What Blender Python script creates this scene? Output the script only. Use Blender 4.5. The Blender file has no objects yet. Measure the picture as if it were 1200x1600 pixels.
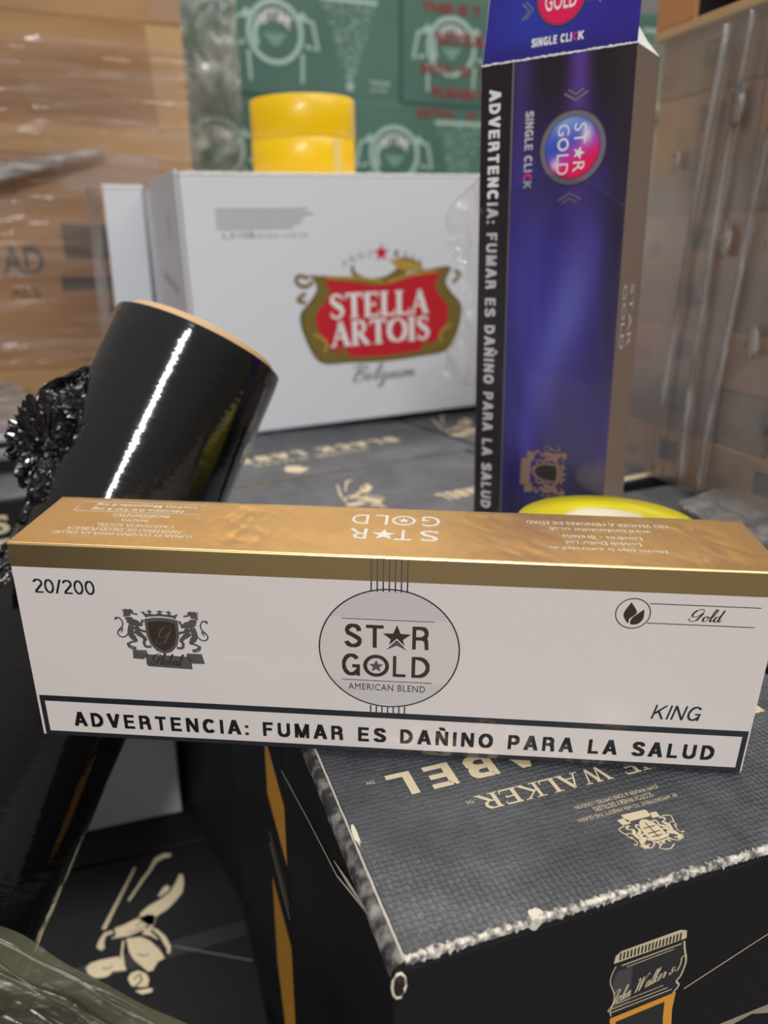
import bpy, bmesh, math, random
from mathutils import Vector, Matrix, noise
from mathutils.geometry import tessellate_polygon
random.seed(7)
SC = bpy.context.scene
COL = SC.collection
V = Vector

# ------------------------------------------------------------------ camera
CAMZ = 1.395
PITCH, YAW = math.radians(19.03), math.radians(18.5)
cam = bpy.data.cameras.new('camera')
cam.sensor_fit = 'HORIZONTAL'; cam.sensor_width = 36; cam.lens = 36.0
cam.clip_start = 0.01; cam.clip_end = 60
cam.dof.use_dof = True; cam.dof.focus_distance = 0.292; cam.dof.aperture_fstop = 10.5
camo = bpy.data.objects.new('camera', cam); COL.objects.link(camo)
camo.location = (0, 0, CAMZ)
camo.rotation_euler = (math.pi/2 - PITCH, 0, -YAW)
SC.camera = camo

# ------------------------------------------------------------------ world, lamps, exposure
w = bpy.data.worlds.new('world'); SC.world = w; w.use_nodes = True
wn = w.node_tree.nodes; wl = w.node_tree.links
bg = wn['Background']; bg.inputs[1].default_value = 0.30
tc = wn.new('ShaderNodeTexCoord'); sx = wn.new('ShaderNodeSeparateXYZ'); rp = wn.new('ShaderNodeValToRGB')
wl.new(tc.outputs['Generated'], sx.inputs[0]); wl.new(sx.outputs['Z'], rp.inputs[0]); wl.new(rp.outputs[0], bg.inputs[0])
rp.color_ramp.elements[0].position = 0.0; rp.color_ramp.elements[0].color = (.30, .255, .22, 1)
rp.color_ramp.elements[1].position = 0.75; rp.color_ramp.elements[1].color = (.80, .78, .76, 1)

def lamp(name, loc, sx_, sy_, rot, power, col, label):
    l = bpy.data.lights.new(name, 'AREA'); l.shape = 'RECTANGLE'; l.size = sx_; l.size_y = sy_
    l.energy = power; l.color = col
    o = bpy.data.objects.new(name, l); COL.objects.link(o); o.location = loc; o.rotation_euler = rot
    return o
# one long tube behind and above the viewer, wide strip lights over the aisle
lamp('tube_light', (-1.08, -2.55, 3.2), 2.0, 0.22, (0, 0, math.atan2(-.99, -1.15)), 125, (.93, .97, 1.0), '')
lamp('ceiling_light', (0.75, 1.55, 3.3), 2.6, 0.5, (0, 0, 0.15), 40, (1.0, .955, .90), '')
lamp('ceiling_light', (1.5, -0.6, 3.3), 2.4, 0.6, (0, 0, 0.15), 26, (1.0, .955, .90), '')
SC.view_settings.view_transform = 'Standard'; SC.view_settings.look = 'None'
SC.view_settings.gamma = 1; SC.view_settings.use_curve_mapping = False
SC.view_settings.exposure = 0.36

# ------------------------------------------------------------------ materials
def s2l(c):
    return tuple(((x/255)/12.92 if x/255 <= .04045 else (((x/255)+.055)/1.055)**2.4) for x in c) + (1,)
MATS = {}
def mat(name, rgb, rough=.5, metal=0., coat=0., spec=.5, trans=0.):
    if name in MATS: return MATS[name]
    m = bpy.data.materials.new(name); m.use_nodes = True
    b = m.node_tree.nodes['Principled BSDF']
    b.inputs['Base Color'].default_value = s2l(rgb)
    b.inputs['Roughness'].default_value = rough; b.inputs['Metallic'].default_value = metal
    b.inputs['Coat Weight'].default_value = coat; b.inputs['Coat Roughness'].default_value = .06
    b.inputs['Specular IOR Level'].default_value = spec
    MATS[name] = m
    return m
def nodes(m):
    return m.node_tree.nodes, m.node_tree.links, m.node_tree.nodes['Principled BSDF']
def coords(m, scale, kind='Object', rot=(0, 0, 0)):
    n, l, b = nodes(m)
    t = n.new('ShaderNodeTexCoord'); mp = n.new('ShaderNodeMapping')
    mp.inputs['Scale'].default_value = scale; mp.inputs['Rotation'].default_value = rot
    l.new(t.outputs[kind], mp.inputs[0]); return mp.outputs[0]
def noise_bump(m, scale, strength, dist, detail=3, target='Normal', tex=None, co=None):
    n, l, b = nodes(m)
    c = co if co is not None else coords(m, scale)
    t = n.new('ShaderNodeTexNoise'); t.inputs['Scale'].default_value = 1; t.inputs['Detail'].default_value = detail
    l.new(c, t.inputs['Vector'])
    bp = n.new('ShaderNodeBump'); bp.inputs['Strength'].default_value = strength; bp.inputs['Distance'].default_value = dist
    l.new(t.outputs[0], bp.inputs['Height']); l.new(bp.outputs[0], b.inputs[target])
    return bp
def noise_colour(m, scale, a, c2, lo=.35, hi=.65, detail=4):
    n, l, b = nodes(m)
    c = coords(m, scale)
    t = n.new('ShaderNodeTexNoise'); t.inputs['Scale'].default_value = 1; t.inputs['Detail'].default_value = detail
    l.new(c, t.inputs['Vector'])
    r = n.new('ShaderNodeValToRGB'); r.color_ramp.elements[0].position = lo; r.color_ramp.elements[1].position = hi
    r.color_ramp.elements[0].color = s2l(a); r.color_ramp.elements[1].color = s2l(c2)
    l.new(t.outputs[0], r.inputs[0]); l.new(r.outputs[0], b.inputs['Base Color'])

white = mat('carton_white', (226, 214, 208), .32, coat=.6); noise_bump(white, (22, 22, 22), .18, .002, 2, 'Coat Normal')
gold = mat('gold_foil', (230, 198, 142), .32, metal=.93, coat=.3)
noise_bump(gold, (60, 60, 60), .05, .002, 2)
# cling wrap wrinkles only relief the clear coat
def wrinkle(m):
    n, l, b = nodes(m)
    c = coords(m, (150, 28, 60), rot=(0, 0, .5))
    t = n.new('ShaderNodeTexNoise'); t.inputs['Scale'].default_value = 1; t.inputs['Detail'].default_value = 4; t.inputs['Distortion'].default_value = 1.2
    l.new(c, t.inputs['Vector'])
    c2 = coords(m, (16, 16, 16)); t2 = n.new('ShaderNodeTexNoise'); t2.inputs['Scale'].default_value = 1
    l.new(c2, t2.inputs['Vector'])
    r = n.new('ShaderNodeValToRGB'); r.color_ramp.elements[0].position = .45; r.color_ramp.elements[1].position = .62
    l.new(t2.outputs[0], r.inputs[0])
    mu = n.new('ShaderNodeMath'); mu.operation = 'MULTIPLY'; l.new(t.outputs[0], mu.inputs[0]); l.new(r.outputs[0], mu.inputs[1])
    bp = n.new('ShaderNodeBump'); bp.inputs['Strength'].default_value = .9; bp.inputs['Distance'].default_value = .004
    l.new(mu.outputs[0], bp.inputs['Height']); l.new(bp.outputs[0], b.inputs['Coat Normal'])
wrinkle(gold)
dark_ink = mat('dark_ink', (38, 40, 46), .35, coat=.5)
black_ink = mat('black_ink', (22, 24, 28), .35, coat=.5)
brown_foil = mat('brown_foil', (84, 68, 58), .35, metal=.55, coat=.4)
grey_foil = mat('grey_foil', (112, 110, 108), .35, metal=.5, coat=.4)
line_grey = mat('line_grey', (178, 176, 174), .4)
white_ink = mat('white_ink', (240, 238, 234), .5)
silver = mat('silver_foil', (190, 184, 184), .28, metal=.8)
pale_silver = mat('pale_silver_ink', (214, 206, 208), .4, metal=.2)
chain_pink = mat('pink_ink', (214, 50, 140), .45)
card_white = mat('beer_card', (222, 222, 226), .55); noise_bump(card_white, (9, 9, 9), .1, .004, 3)
card_white_side = mat('beer_card_side', (214, 212, 214), .6)
card_edge = mat('card_edge', (226, 214, 188), .8)
red = mat('logo_red', (200, 28, 44), .5)
olive = mat('logo_olive', (124, 106, 46), .5)
olive_d = mat('logo_olive_dark', (82, 70, 34), .5)
gold_flat = mat('logo_gold', (186, 150, 62), .5)
grey_ink = mat('grey_ink', (140, 140, 146), .6)
cream = mat('cream_foil', (226, 208, 172), .42, metal=.25)
amber = mat('amber_ink', (214, 148, 52), .5)
tan_strip = mat('tan_strip', (150, 136, 116), .6)
cardb = mat('cardboard', (176, 134, 92), .75)
noise_colour(cardb, (5, 5, 14), (160, 118, 80), (186, 144, 100))
cardb2 = mat('cardboard_light', (196, 160, 112), .75)
cardb3 = mat('cardboard_small', (130, 104, 80), .8)
noise_colour(cardb3, (12, 12, 12), (112, 88, 68), (162, 128, 98))
cardb_o = mat('cardboard_orange', (196, 134, 84), .75)
core = mat('core_tan', (212, 172, 128), .8)
packing = mat('packing_tape', (178, 146, 118), .22, coat=.5)
brown_print = mat('brown_print', (74, 62, 58), .7)
label_dark = mat('label_dark', (34, 34, 36), .7)
yellow = mat('yellow_tape', (255, 205, 0), .4, coat=.15)
yellow2 = mat('yellow_tape_top', (224, 206, 20), .4, coat=.3)
green = mat('green_card', (66, 116, 100), .6); noise_colour(green, (3, 3, 3), (70, 108, 96), (92, 130, 116))
pale_green = mat('pale_green_ink', (176, 206, 194), .6)
red_fade = mat('faded_red_ink', (140, 62, 58), .7)
purple_film = mat('purple_film', (150, 118, 196), .3, coat=.6)
floor_m = mat('concrete', (70, 64, 60), .8); noise_bump(floor_m, (4, 4, 4), .2, .01)
shade_in = mat('shade_inside', (34, 24, 20), .8)  # shade of the tray inside and corner hole put into the colour
cable_w = mat('white_cable', (200, 196, 192), .4)

# black woven card of the whisky cases
def weave(m, w=430, st=.38):
    n, l, b = nodes(m)
    c = coords(m, (w, w, w))
    nz = n.new('ShaderNodeTexNoise'); nz.inputs['Scale'].default_value = .9; nz.inputs['Detail'].default_value = 2
    l.new(c, nz.inputs['Vector'])
    mix = n.new('ShaderNodeMix'); mix.data_type = 'VECTOR'; mix.inputs[0].default_value = .35
    l.new(c, mix.inputs[4]); 
    ad = n.new('ShaderNodeVectorMath'); ad.operation = 'ADD'; l.new(c, ad.inputs[0]); 
    sc = n.new('ShaderNodeVectorMath'); sc.operation = 'SCALE'; sc.inputs['Scale'].default_value = 1.0
    l.new(nz.outputs['Color'], sc.inputs[0]); l.new(sc.outputs[0], ad.inputs[1])
    # soft dimples: product of sines along the three axes, offset row by row
    s = n.new('ShaderNodeSeparateXYZ'); l.new(ad.outputs[0], s.inputs[0])
    def f(op, a, bb=None, val=None):
        q = n.new('ShaderNodeMath'); q.operation = op; l.new(a, q.inputs[0])
        if bb is not None: l.new(bb, q.inputs[1])
        if val is not None: q.inputs[1].default_value = val
        return q.outputs[0]
    yz = f('ADD', s.outputs['Y'], s.outputs['Z'])
    a1 = f('SINE', f('MULTIPLY', f('ADD', s.outputs['X'], yz), val=3.1))
    a2 = f('SINE', f('MULTIPLY', f('SUBTRACT', s.outputs['X'], yz), val=3.1))
    h = f('MULTIPLY', a1, a2)
    bp = n.new('ShaderNodeBump'); bp.inputs['Strength'].default_value = st; bp.inputs['Distance'].default_value = .0007
    l.new(h, bp.inputs['Height']); l.new(bp.outputs[0], b.inputs['Normal'])
black_card = mat('black_card', (60, 63, 68), .46, spec=.8); weave(black_card)  # lid copy of the black card, grazing sheen lifted into its base grey
def scuff(m, a, c2):
    n, l, b = nodes(m)
    c = coords(m, (26, 26, 26)); t = n.new('ShaderNodeTexNoise'); t.inputs['Scale'].default_value = 1; t.inputs['Detail'].default_value = 8; t.inputs['Roughness'].default_value = .7
    l.new(c, t.inputs['Vector']); r = n.new('ShaderNodeValToRGB')
    r.color_ramp.elements[0].position = .4; r.color_ramp.elements[1].position = .8
    r.color_ramp.elements[0].color = s2l(a); r.color_ramp.elements[1].color = s2l(c2)
    l.new(t.outputs[0], r.inputs[0]); l.new(r.outputs[0], b.inputs['Base Color'])
scuff(black_card, (56, 59, 64), (104, 105, 108))
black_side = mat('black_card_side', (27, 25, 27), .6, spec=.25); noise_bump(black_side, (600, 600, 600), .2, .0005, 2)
worn = mat('worn_edge', (210, 200, 184), .9)
worn_fuzz = mat('worn_fuzz', (200, 192, 178), .9); noise_colour(worn_fuzz, (420, 420, 420), (96, 94, 94), (222, 212, 196), .38, .6)
worn_grey = mat('worn_strip', (96, 92, 90), .55); noise_colour(worn_grey, (160, 160, 160), (52, 50, 50), (150, 144, 138), .45, .7)

black_film = mat('black_film', (13, 13, 14), .09, coat=1.0, spec=.5)
def film_lines(m):
    n, l, b = nodes(m)
    c = coords(m, (60, 60, 260)); t = n.new('ShaderNodeTexNoise'); t.inputs['Scale'].default_value = 1; t.inputs['Detail'].default_value = 3
    l.new(c, t.inputs['Vector'])
    bp = n.new('ShaderNodeBump'); bp.inputs['Strength'].default_value = .15; bp.inputs['Distance'].default_value = .0012
    l.new(t.outputs[0], bp.inputs['Height']); l.new(bp.outputs[0], b.inputs['Normal']); l.new(bp.outputs[0], b.inputs['Coat Normal'])
film_lines(black_film)
crumple = mat('black_crumple', (18, 16, 18), .12, coat=1.0)
noise_bump(crumple, (240, 240, 240), .6, .002, 3)

def clear_mat(name, tint, milk, scale, strength, dist=.004, rough=.12, gl=.5, haze=(226, 222, 218)):
    m = bpy.data.materials.new(name); m.use_nodes = True; n = m.node_tree.nodes; l = m.node_tree.links
    n.clear(); out = n.new('ShaderNodeOutputMaterial')
    tr = n.new('ShaderNodeBsdfTransparent'); tr.inputs[0].default_value = s2l(tint)
    di = n.new('ShaderNodeBsdfDiffuse'); di.inputs[0].default_value = s2l(haze)
    gg = n.new('ShaderNodeBsdfGlossy'); gg.inputs['Roughness'].default_value = rough; gg.inputs[0].default_value = (.95, .95, .95, 1)
    t = n.new('ShaderNodeTexCoord'); mp = n.new('ShaderNodeMapping'); mp.inputs['Scale'].default_value = scale
    l.new(t.outputs['Object'], mp.inputs[0])
    nz = n.new('ShaderNodeTexNoise'); nz.inputs['Scale'].default_value = 1; nz.inputs['Detail'].default_value = 5; nz.inputs['Distortion'].default_value = .6
    l.new(mp.outputs[0], nz.inputs['Vector'])
    bp = n.new('ShaderNodeBump'); bp.inputs['Strength'].default_value = strength; bp.inputs['Distance'].default_value = dist
    l.new(nz.outputs[0], bp.inputs['Height']); l.new(bp.outputs[0], gg.inputs['Normal'])
    fr = n.new('ShaderNodeFresnel'); fr.inputs[0].default_value = 1.45; l.new(bp.outputs[0], fr.inputs['Normal'])
    mg = n.new('ShaderNodeMath'); mg.operation = 'MULTIPLY'; mg.inputs[1].default_value = gl*2; l.new(fr.outputs[0], mg.inputs[0]); mg.use_clamp = True
    r = n.new('ShaderNodeValToRGB'); r.color_ramp.elements[0].position = .4; r.color_ramp.elements[1].position = .75
    r.color_ramp.elements[0].color = (milk*.35,)*3 + (1,); r.color_ramp.elements[1].color = (min(1, milk*1.6),)*3 + (1,)
    l.new(nz.outputs[0], r.inputs[0])
    m1 = n.new('ShaderNodeMixShader'); l.new(r.outputs[0], m1.inputs[0]); l.new(tr.outputs[0], m1.inputs[1]); l.new(di.outputs[0], m1.inputs[2])
    m2 = n.new('ShaderNodeMixShader'); l.new(mg.outputs[0], m2.inputs[0]); l.new(m1.outputs[0], m2.inputs[1]); l.new(gg.outputs[0], m2.inputs[2])
    l.new(m2.outputs[0], out.inputs[0]); return m
film_h = clear_mat('clear_film_horizontal', (242, 236, 232), .12, (6, 6, 40), .6, .008, gl=.35)
film_v = clear_mat('clear_film_vertical', (232, 222, 214), .085, (8, 9, 6), .3, .003, rough=.4, gl=.15)
film_c = clear_mat('clear_film_crumpled', (246, 246, 244), .22, (60, 60, 60), .9, .006)
film_g = clear_mat('clear_film_green', (168, 166, 136), .16, (14, 50, 50), .5, .004, rough=.3, gl=.15, haze=(150, 146, 112))
film_fold = clear_mat('clear_film_fold', (228, 220, 214), .26, (60, 60, 12), .7, .006)

# ------------------------------------------------------------------ object helpers
def frame(loc, yaw=0):
    return Matrix.Translation(V(loc)) @ Matrix.Rotation(yaw, 4, 'Z')
def axes(o, ux, up, n):
    m = Matrix.Identity(4)
    for i in range(3):
        m[i][0] = ux[i]; m[i][1] = up[i]; m[i][2] = n[i]; m[i][3] = o[i]
    return m
WM = {}
def put(o, parent=None, M=None):
    """link, in world matrix M, under parent"""
    M = M or Matrix.Identity(4)
    COL.objects.link(o); WM[o.name] = M
    if parent is not None:
        o.parent = parent; o.matrix_basis = WM[parent.name].inverted() @ M
    else:
        o.matrix_basis = M
    return o
def thing(name, label, cat, M, group=None):
    o = bpy.data.objects.new(name, None); o.empty_display_size = .02
    put(o, None, M); o['label'] = label; o['category'] = cat
    if group: o['group'] = group
    return o
def tag(o, label, cat, group=None, kind=None):
    o['label'] = label; o['category'] = cat
    if group: o['group'] = group
    if kind: o['kind'] = kind
def mesh(name, verts, faces, m, parent=None, M=None, smooth=False, mats=None, midx=None):
    me = bpy.data.meshes.new(name); me.from_pydata([tuple(v) for v in verts], [], faces)
    for mm in (mats or [m]): me.materials.append(mm)
    if midx:
        for p, i in zip(me.polygons, midx): p.material_index = i
    if smooth:
        for p in me.polygons: p.use_smooth = True
    me.update()
    return put(bpy.data.objects.new(name, me), parent, M)
def bm_obj(name, bm, m, parent=None, M=None, smooth=False, mats=None):
    me = bpy.data.meshes.new(name); bm.to_mesh(me); bm.free()
    for mm in (mats or [m]): me.materials.append(mm)
    if smooth:
        for p in me.polygons: p.use_smooth = True
    return put(bpy.data.objects.new(name, me), parent, M)
def box(name, x0, x1, y0, y1, z0, z1, m, parent=None, M=None, bev=0.0, seg=2):
    bm = bmesh.new(); bmesh.ops.create_cube(bm, size=1)
    for v in bm.verts:
        v.co = V(((x0+x1)/2 + v.co.x*(x1-x0), (y0+y1)/2 + v.co.y*(y1-y0), (z0+z1)/2 + v.co.z*(z1-z0)))
    if bev: bmesh.ops.bevel(bm, geom=list(bm.edges), offset=bev, segments=seg, affect='EDGES', profile=.5)
    return bm_obj(name, bm, m, parent, M)
def tube_ring(name, r_in, r_out, h, m, parent, M, n=64, bev=.0006, mats=None):
    """hollow roll about local z, from 0 to h"""
    prof = [(r_in, 0), (r_out-bev, 0), (r_out, bev), (r_out, h-bev), (r_out-bev, h), (r_in, h)]
    vs, fs, mi = [], [], []
    k = len(prof)
    for i in range(n):
        a = 2*math.pi*i/n
        for r, z in prof: vs.append((r*math.cos(a), r*math.sin(a), z))
    for i in range(n):
        j = (i+1) % n
        for q in range(k):
            p = (q+1) % k
            fs.append((i*k+q, j*k+q, j*k+p, i*k+p)); mi.append(0 if q in (1, 2, 3) else (1 if mats else 0))
    o = mesh(name, vs, fs, m, parent, M, mats=mats, midx=mi if mats else None)
    for p in o.data.polygons: p.use_smooth = True
    return o
def tube(name, pts, r, m, parent=None, M=None, n=8):
    vs, fs = [], []
    P = [V(p) for p in pts]
    for i, p in enumerate(P):
        t = (P[min(i+1, len(P)-1)] - P[max(i-1, 0)]).normalized()
        a = t.cross(V((0.3, .2, 1)) if abs(t.z) < .9 else V((1, 0, 0))).normalized(); b = t.cross(a)
        rr = r[i] if isinstance(r, (list, tuple)) else r
        for k in range(n):
            an = 2*math.pi*k/n; vs.append(p + a*math.cos(an)*rr + b*math.sin(an)*rr)
    for i in range(len(P)-1):
        for k in range(n):
            q = (k+1) % n; fs.append((i*n+k, i*n+q, (i+1)*n+q, (i+1)*n+k))
    fs.append(tuple(range(n))[::-1]); fs.append(tuple(range((len(P)-1)*n, len(P)*n)))
    return mesh(name, vs, fs, m, parent, M, smooth=True)

class Face:
    """a printed face: x to the right and y down in millimetres; n points outward"""
    def __init__(s, o, ux, dn, parent, lift=.07):
        s.o = V(o); s.ux = V(ux).normalized(); s.dn = V(dn).normalized(); s.n = s.ux.cross(-s.dn); s.parent = parent; s.lift = lift
        s.M = axes(s.o, s.ux, -s.dn, s.n)
    def poly(s, name, pts, m, lift=None):
        return s.polys(name, [pts], m, lift)
    def polys(s, name, lst, m, lift=None):
        L = (lift or s.lift)/1000; vs, fs = [], []
        for pts in lst:
            b = len(vs); v = [V((x/1000, -y/1000, L)) for x, y in pts]
            vs += v
            for t in tessellate_polygon([v]):
                a, bb, c = [v[i] for i in t]
                if (bb-a).cross(c-a).z < 0: t = (t[0], t[2], t[1])
                fs.append(tuple(i+b for i in t))
        return mesh(name, vs, fs, m, s.parent, s.M)
    def rect(s, name, x0, y0, x1, y1, m, lift=None):
        return s.poly(name, [(x0, y0), (x1, y0), (x1, y1), (x0, y1)], m, lift)
    def rects(s, name, lst, m, lift=None):
        return s.polys(name, [[(a, b), (c, b), (c, d), (a, d)] for a, b, c, d in lst], m, lift)
    def strokes(s, name, lst, m, lift=None):
        """lst of (points, width or list of widths)"""
        L = (lift or s.lift)/1000; vs, fs = [], []
        for pts, wd in lst:
            b = len(vs); P = [V((x, y, 0)) for x, y in pts]; k = len(P)
            for i, p in enumerate(P):
                t = (P[min(i+1, k-1)] - P[max(i-1, 0)])
                t = t.normalized() if t.length > 1e-9 else V((1, 0, 0))
                q = V((-t.y, t.x, 0)); ww = (wd[i] if isinstance(wd, (list, tuple)) else wd)/2
                for sg in (1, -1):
                    c = p + q*ww*sg; vs.append((c.x/1000, -c.y/1000, L + (i % 2)*1e-6))
            for i in range(k-1):
                fs.append((b+2*i, b+2*i+2, b+2*i+3, b+2*i+1)[::-1])
        return mesh(name, vs, fs, m, s.parent, s.M)
    def ring(s, name, cx, cy, rx, ry, wd, m, a0=0, a1=360, lift=None):
        n = 72; pts = []
        for i in range(n+1):
            a = math.radians(a0 + (a1-a0)*i/n); pts.append((cx+rx*math.cos(a), cy+ry*math.sin(a)))
        return s.strokes(name, [(pts, wd)], m, lift)
    def disc(s, name, cx, cy, rx, ry, m, lift=None):
        return s.poly(name, [(cx+rx*math.cos(2*math.pi*i/48), cy+ry*math.sin(2*math.pi*i/48)) for i in range(48)], m, lift)
    def text(s, txt, x0, y0, x1, y1, m, bold=0., shear=0., lift=None, space=1.0, name='lettering'):
        """text fitted into the rectangle (x0,y0 top left, x1,y1 bottom right)"""
        vs, fs = text_mesh(txt, bold, shear, space)
        xs = [v[0] for v in vs]; ys = [v[1] for v in vs]
        ax, bx, ay, by = min(xs), max(xs), min(ys), max(ys)
        L = (lift or s.lift)/1000
        out = [(((v[0]-ax)/(bx-ax)*(x1-x0)+x0)/1000, -((by-v[1])/(by-ay)*(y1-y0)+y0)/1000, L) for v in vs]
        return mesh(name, out, fs, m, s.parent, s.M)
TXT = {}
def text_mesh(txt, bold, shear, space):
    k = (txt, bold, shear, space)
    if k in TXT: return TXT[k]
    c = bpy.data.curves.new('t', 'FONT'); c.body = txt; c.offset = bold; c.shear = shear; c.space_character = space
    c.resolution_u = 3; c.fill_mode = 'FRONT'
    o = bpy.data.objects.new('t', c)
    me = o.to_mesh()
    vs = [tuple(v.co) for v in me.vertices]; fs = [tuple(p.vertices) for p in me.polygons]
    nz = sum(p.normal.z for p in me.polygons)
    if nz < 0: fs = [f[::-1] for f in fs]
    o.to_mesh_clear(); bpy.data.objects.remove(o); bpy.data.curves.remove(c)
    TXT[k] = (vs, fs); return TXT[k]

# roman capitals with serifs, unit cap height; strokes as (points, width)
TK, TN = .17, .07
def _arc(cx, cy, rx, ry, a0, a1, n=14): return [(cx+rx*math.cos(math.radians(a0+(a1-a0)*i/n)), cy+ry*math.sin(math.radians(a0+(a1-a0)*i/n))) for i in range(n+1)]
def _sf(x, y, w=.34): return ([(x-w/2, y), (x+w/2, y)], .055)
SERIF = {
 'S': (.62, [([(.50, .24), (.47, .1), (.30, .03), (.13, .1), (.11, .27), (.28, .44), (.44, .56), (.52, .72), (.45, .9), (.28, .97), (.12, .9), (.08, .74)], [.05, .08, .09, .1, .15, .17, .17, .14, .1, .09, .08, .05])]),
 'T': (.72, [([(.36, .0), (.36, 1)], TK), ([(.03, .04), (.69, .04)], .09), ([(.05, .02), (.03, .24)], .05), ([(.67, .02), (.69, .24)], .05), _sf(.36, .98)]),
 'E': (.68, [([(.17, 0), (.17, 1)], TK), ([(.05, .035), (.58, .035)], .08), ([(.05, .965), (.62, .965)], .08), ([(.17, .49), (.48, .49)], .07), ([(.57, .02), (.59, .22)], .05), ([(.61, .98), (.64, .76)], .05), ([(.48, .38), (.48, .6)], .04)]),
 'L': (.62, [([(.17, 0), (.17, 1)], TK), _sf(.17, .025), ([(.05, .965), (.58, .965)], .08), ([(.58, .99), (.61, .74)], .05)]),
 'A': (.80, [([(.40, .0), (.12, .98)], TN), ([(.38, .0), (.66, .98)], TK), ([(.22, .66), (.56, .66)], .06), _sf(.11, .975, .24), _sf(.67, .975, .28)]),
 'R': (.76, [([(.17, 0), (.17, 1)], TK), ([(.05, .035), (.36, .035)] + _arc(.36, .27, .19, .235, -90, 90) + [(.17, .505)], [.07]*4 + [.13]*9 + [.07]*5), ([(.34, .5), (.66, .98)], .15), _sf(.17, .975), _sf(.68, .975, .2)]),
 'O': (.86, [(_arc(.43, .5, .34, .455, 0, 360, 28), [.17 if (i < 5 or 9 < i < 19 or i > 24) else .08 for i in range(29)])]),
 'I': (.36, [([(.18, 0), (.18, 1)], TK), _sf(.18, .025), _sf(.18, .975)]),
 'W': (1.06, [([(.14, 0), (.34, 1)], .14), ([(.34, 1), (.54, 0)], .06), ([(.52, 0), (.72, 1)], .14), ([(.72, 1), (.93, 0)], .06), _sf(.14, .025, .24), _sf(.92, .025, .24), _sf(.53, .025, .24)]),
 'K': (.78, [([(.17, 0), (.17, 1)], .14), ([(.62, .02), (.2, .56)], .06), ([(.3, .44), (.68, .98)], .14), _sf(.17, .025), _sf(.17, .975), _sf(.62, .025, .22), _sf(.68, .975, .24)]),
 'N': (.86, [([(.15, 0), (.15, 1)], .07), ([(.13, 0), (.69, 1)], .14), ([(.70, 0), (.70, 1)], .07), _sf(.13, .025, .22), _sf(.15, .975, .22), _sf(.70, .025, .22)]),
 'H': (.86, [([(.17, 0), (.17, 1)], .14), ([(.68, 0), (.68, 1)], .14), ([(.17, .49), (.68, .49)], .06), _sf(.17, .025), _sf(.17, .975), _sf(.68, .025), _sf(.68, .975)]),
 'J': (.46, [([(.27, 0), (.27, .8), (.2, .97), (.05, .98)], [.14, .14, .1, .05]), _sf(.27, .025)]),
 ' ': (.42, []),
}
def serif_text(face, txt, x0, y0, x1, y1, m, weight=1., lift=None):
    tot = sum(SERIF[c][0] for c in txt); kx = (x1-x0)/tot; ky = y1-y0; x = x0; L = []
    for c in txt:
        adv, st = SERIF[c]
        for pts, wd in st:
            kk = (kx+ky)/2*weight
            L.append(([(x+a*kx, y0+b*ky) for a, b in pts], [q*kk for q in wd] if isinstance(wd, list) else wd*kk))
        x += adv*kx
    return face.strokes('lettering', L, m, lift)

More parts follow.
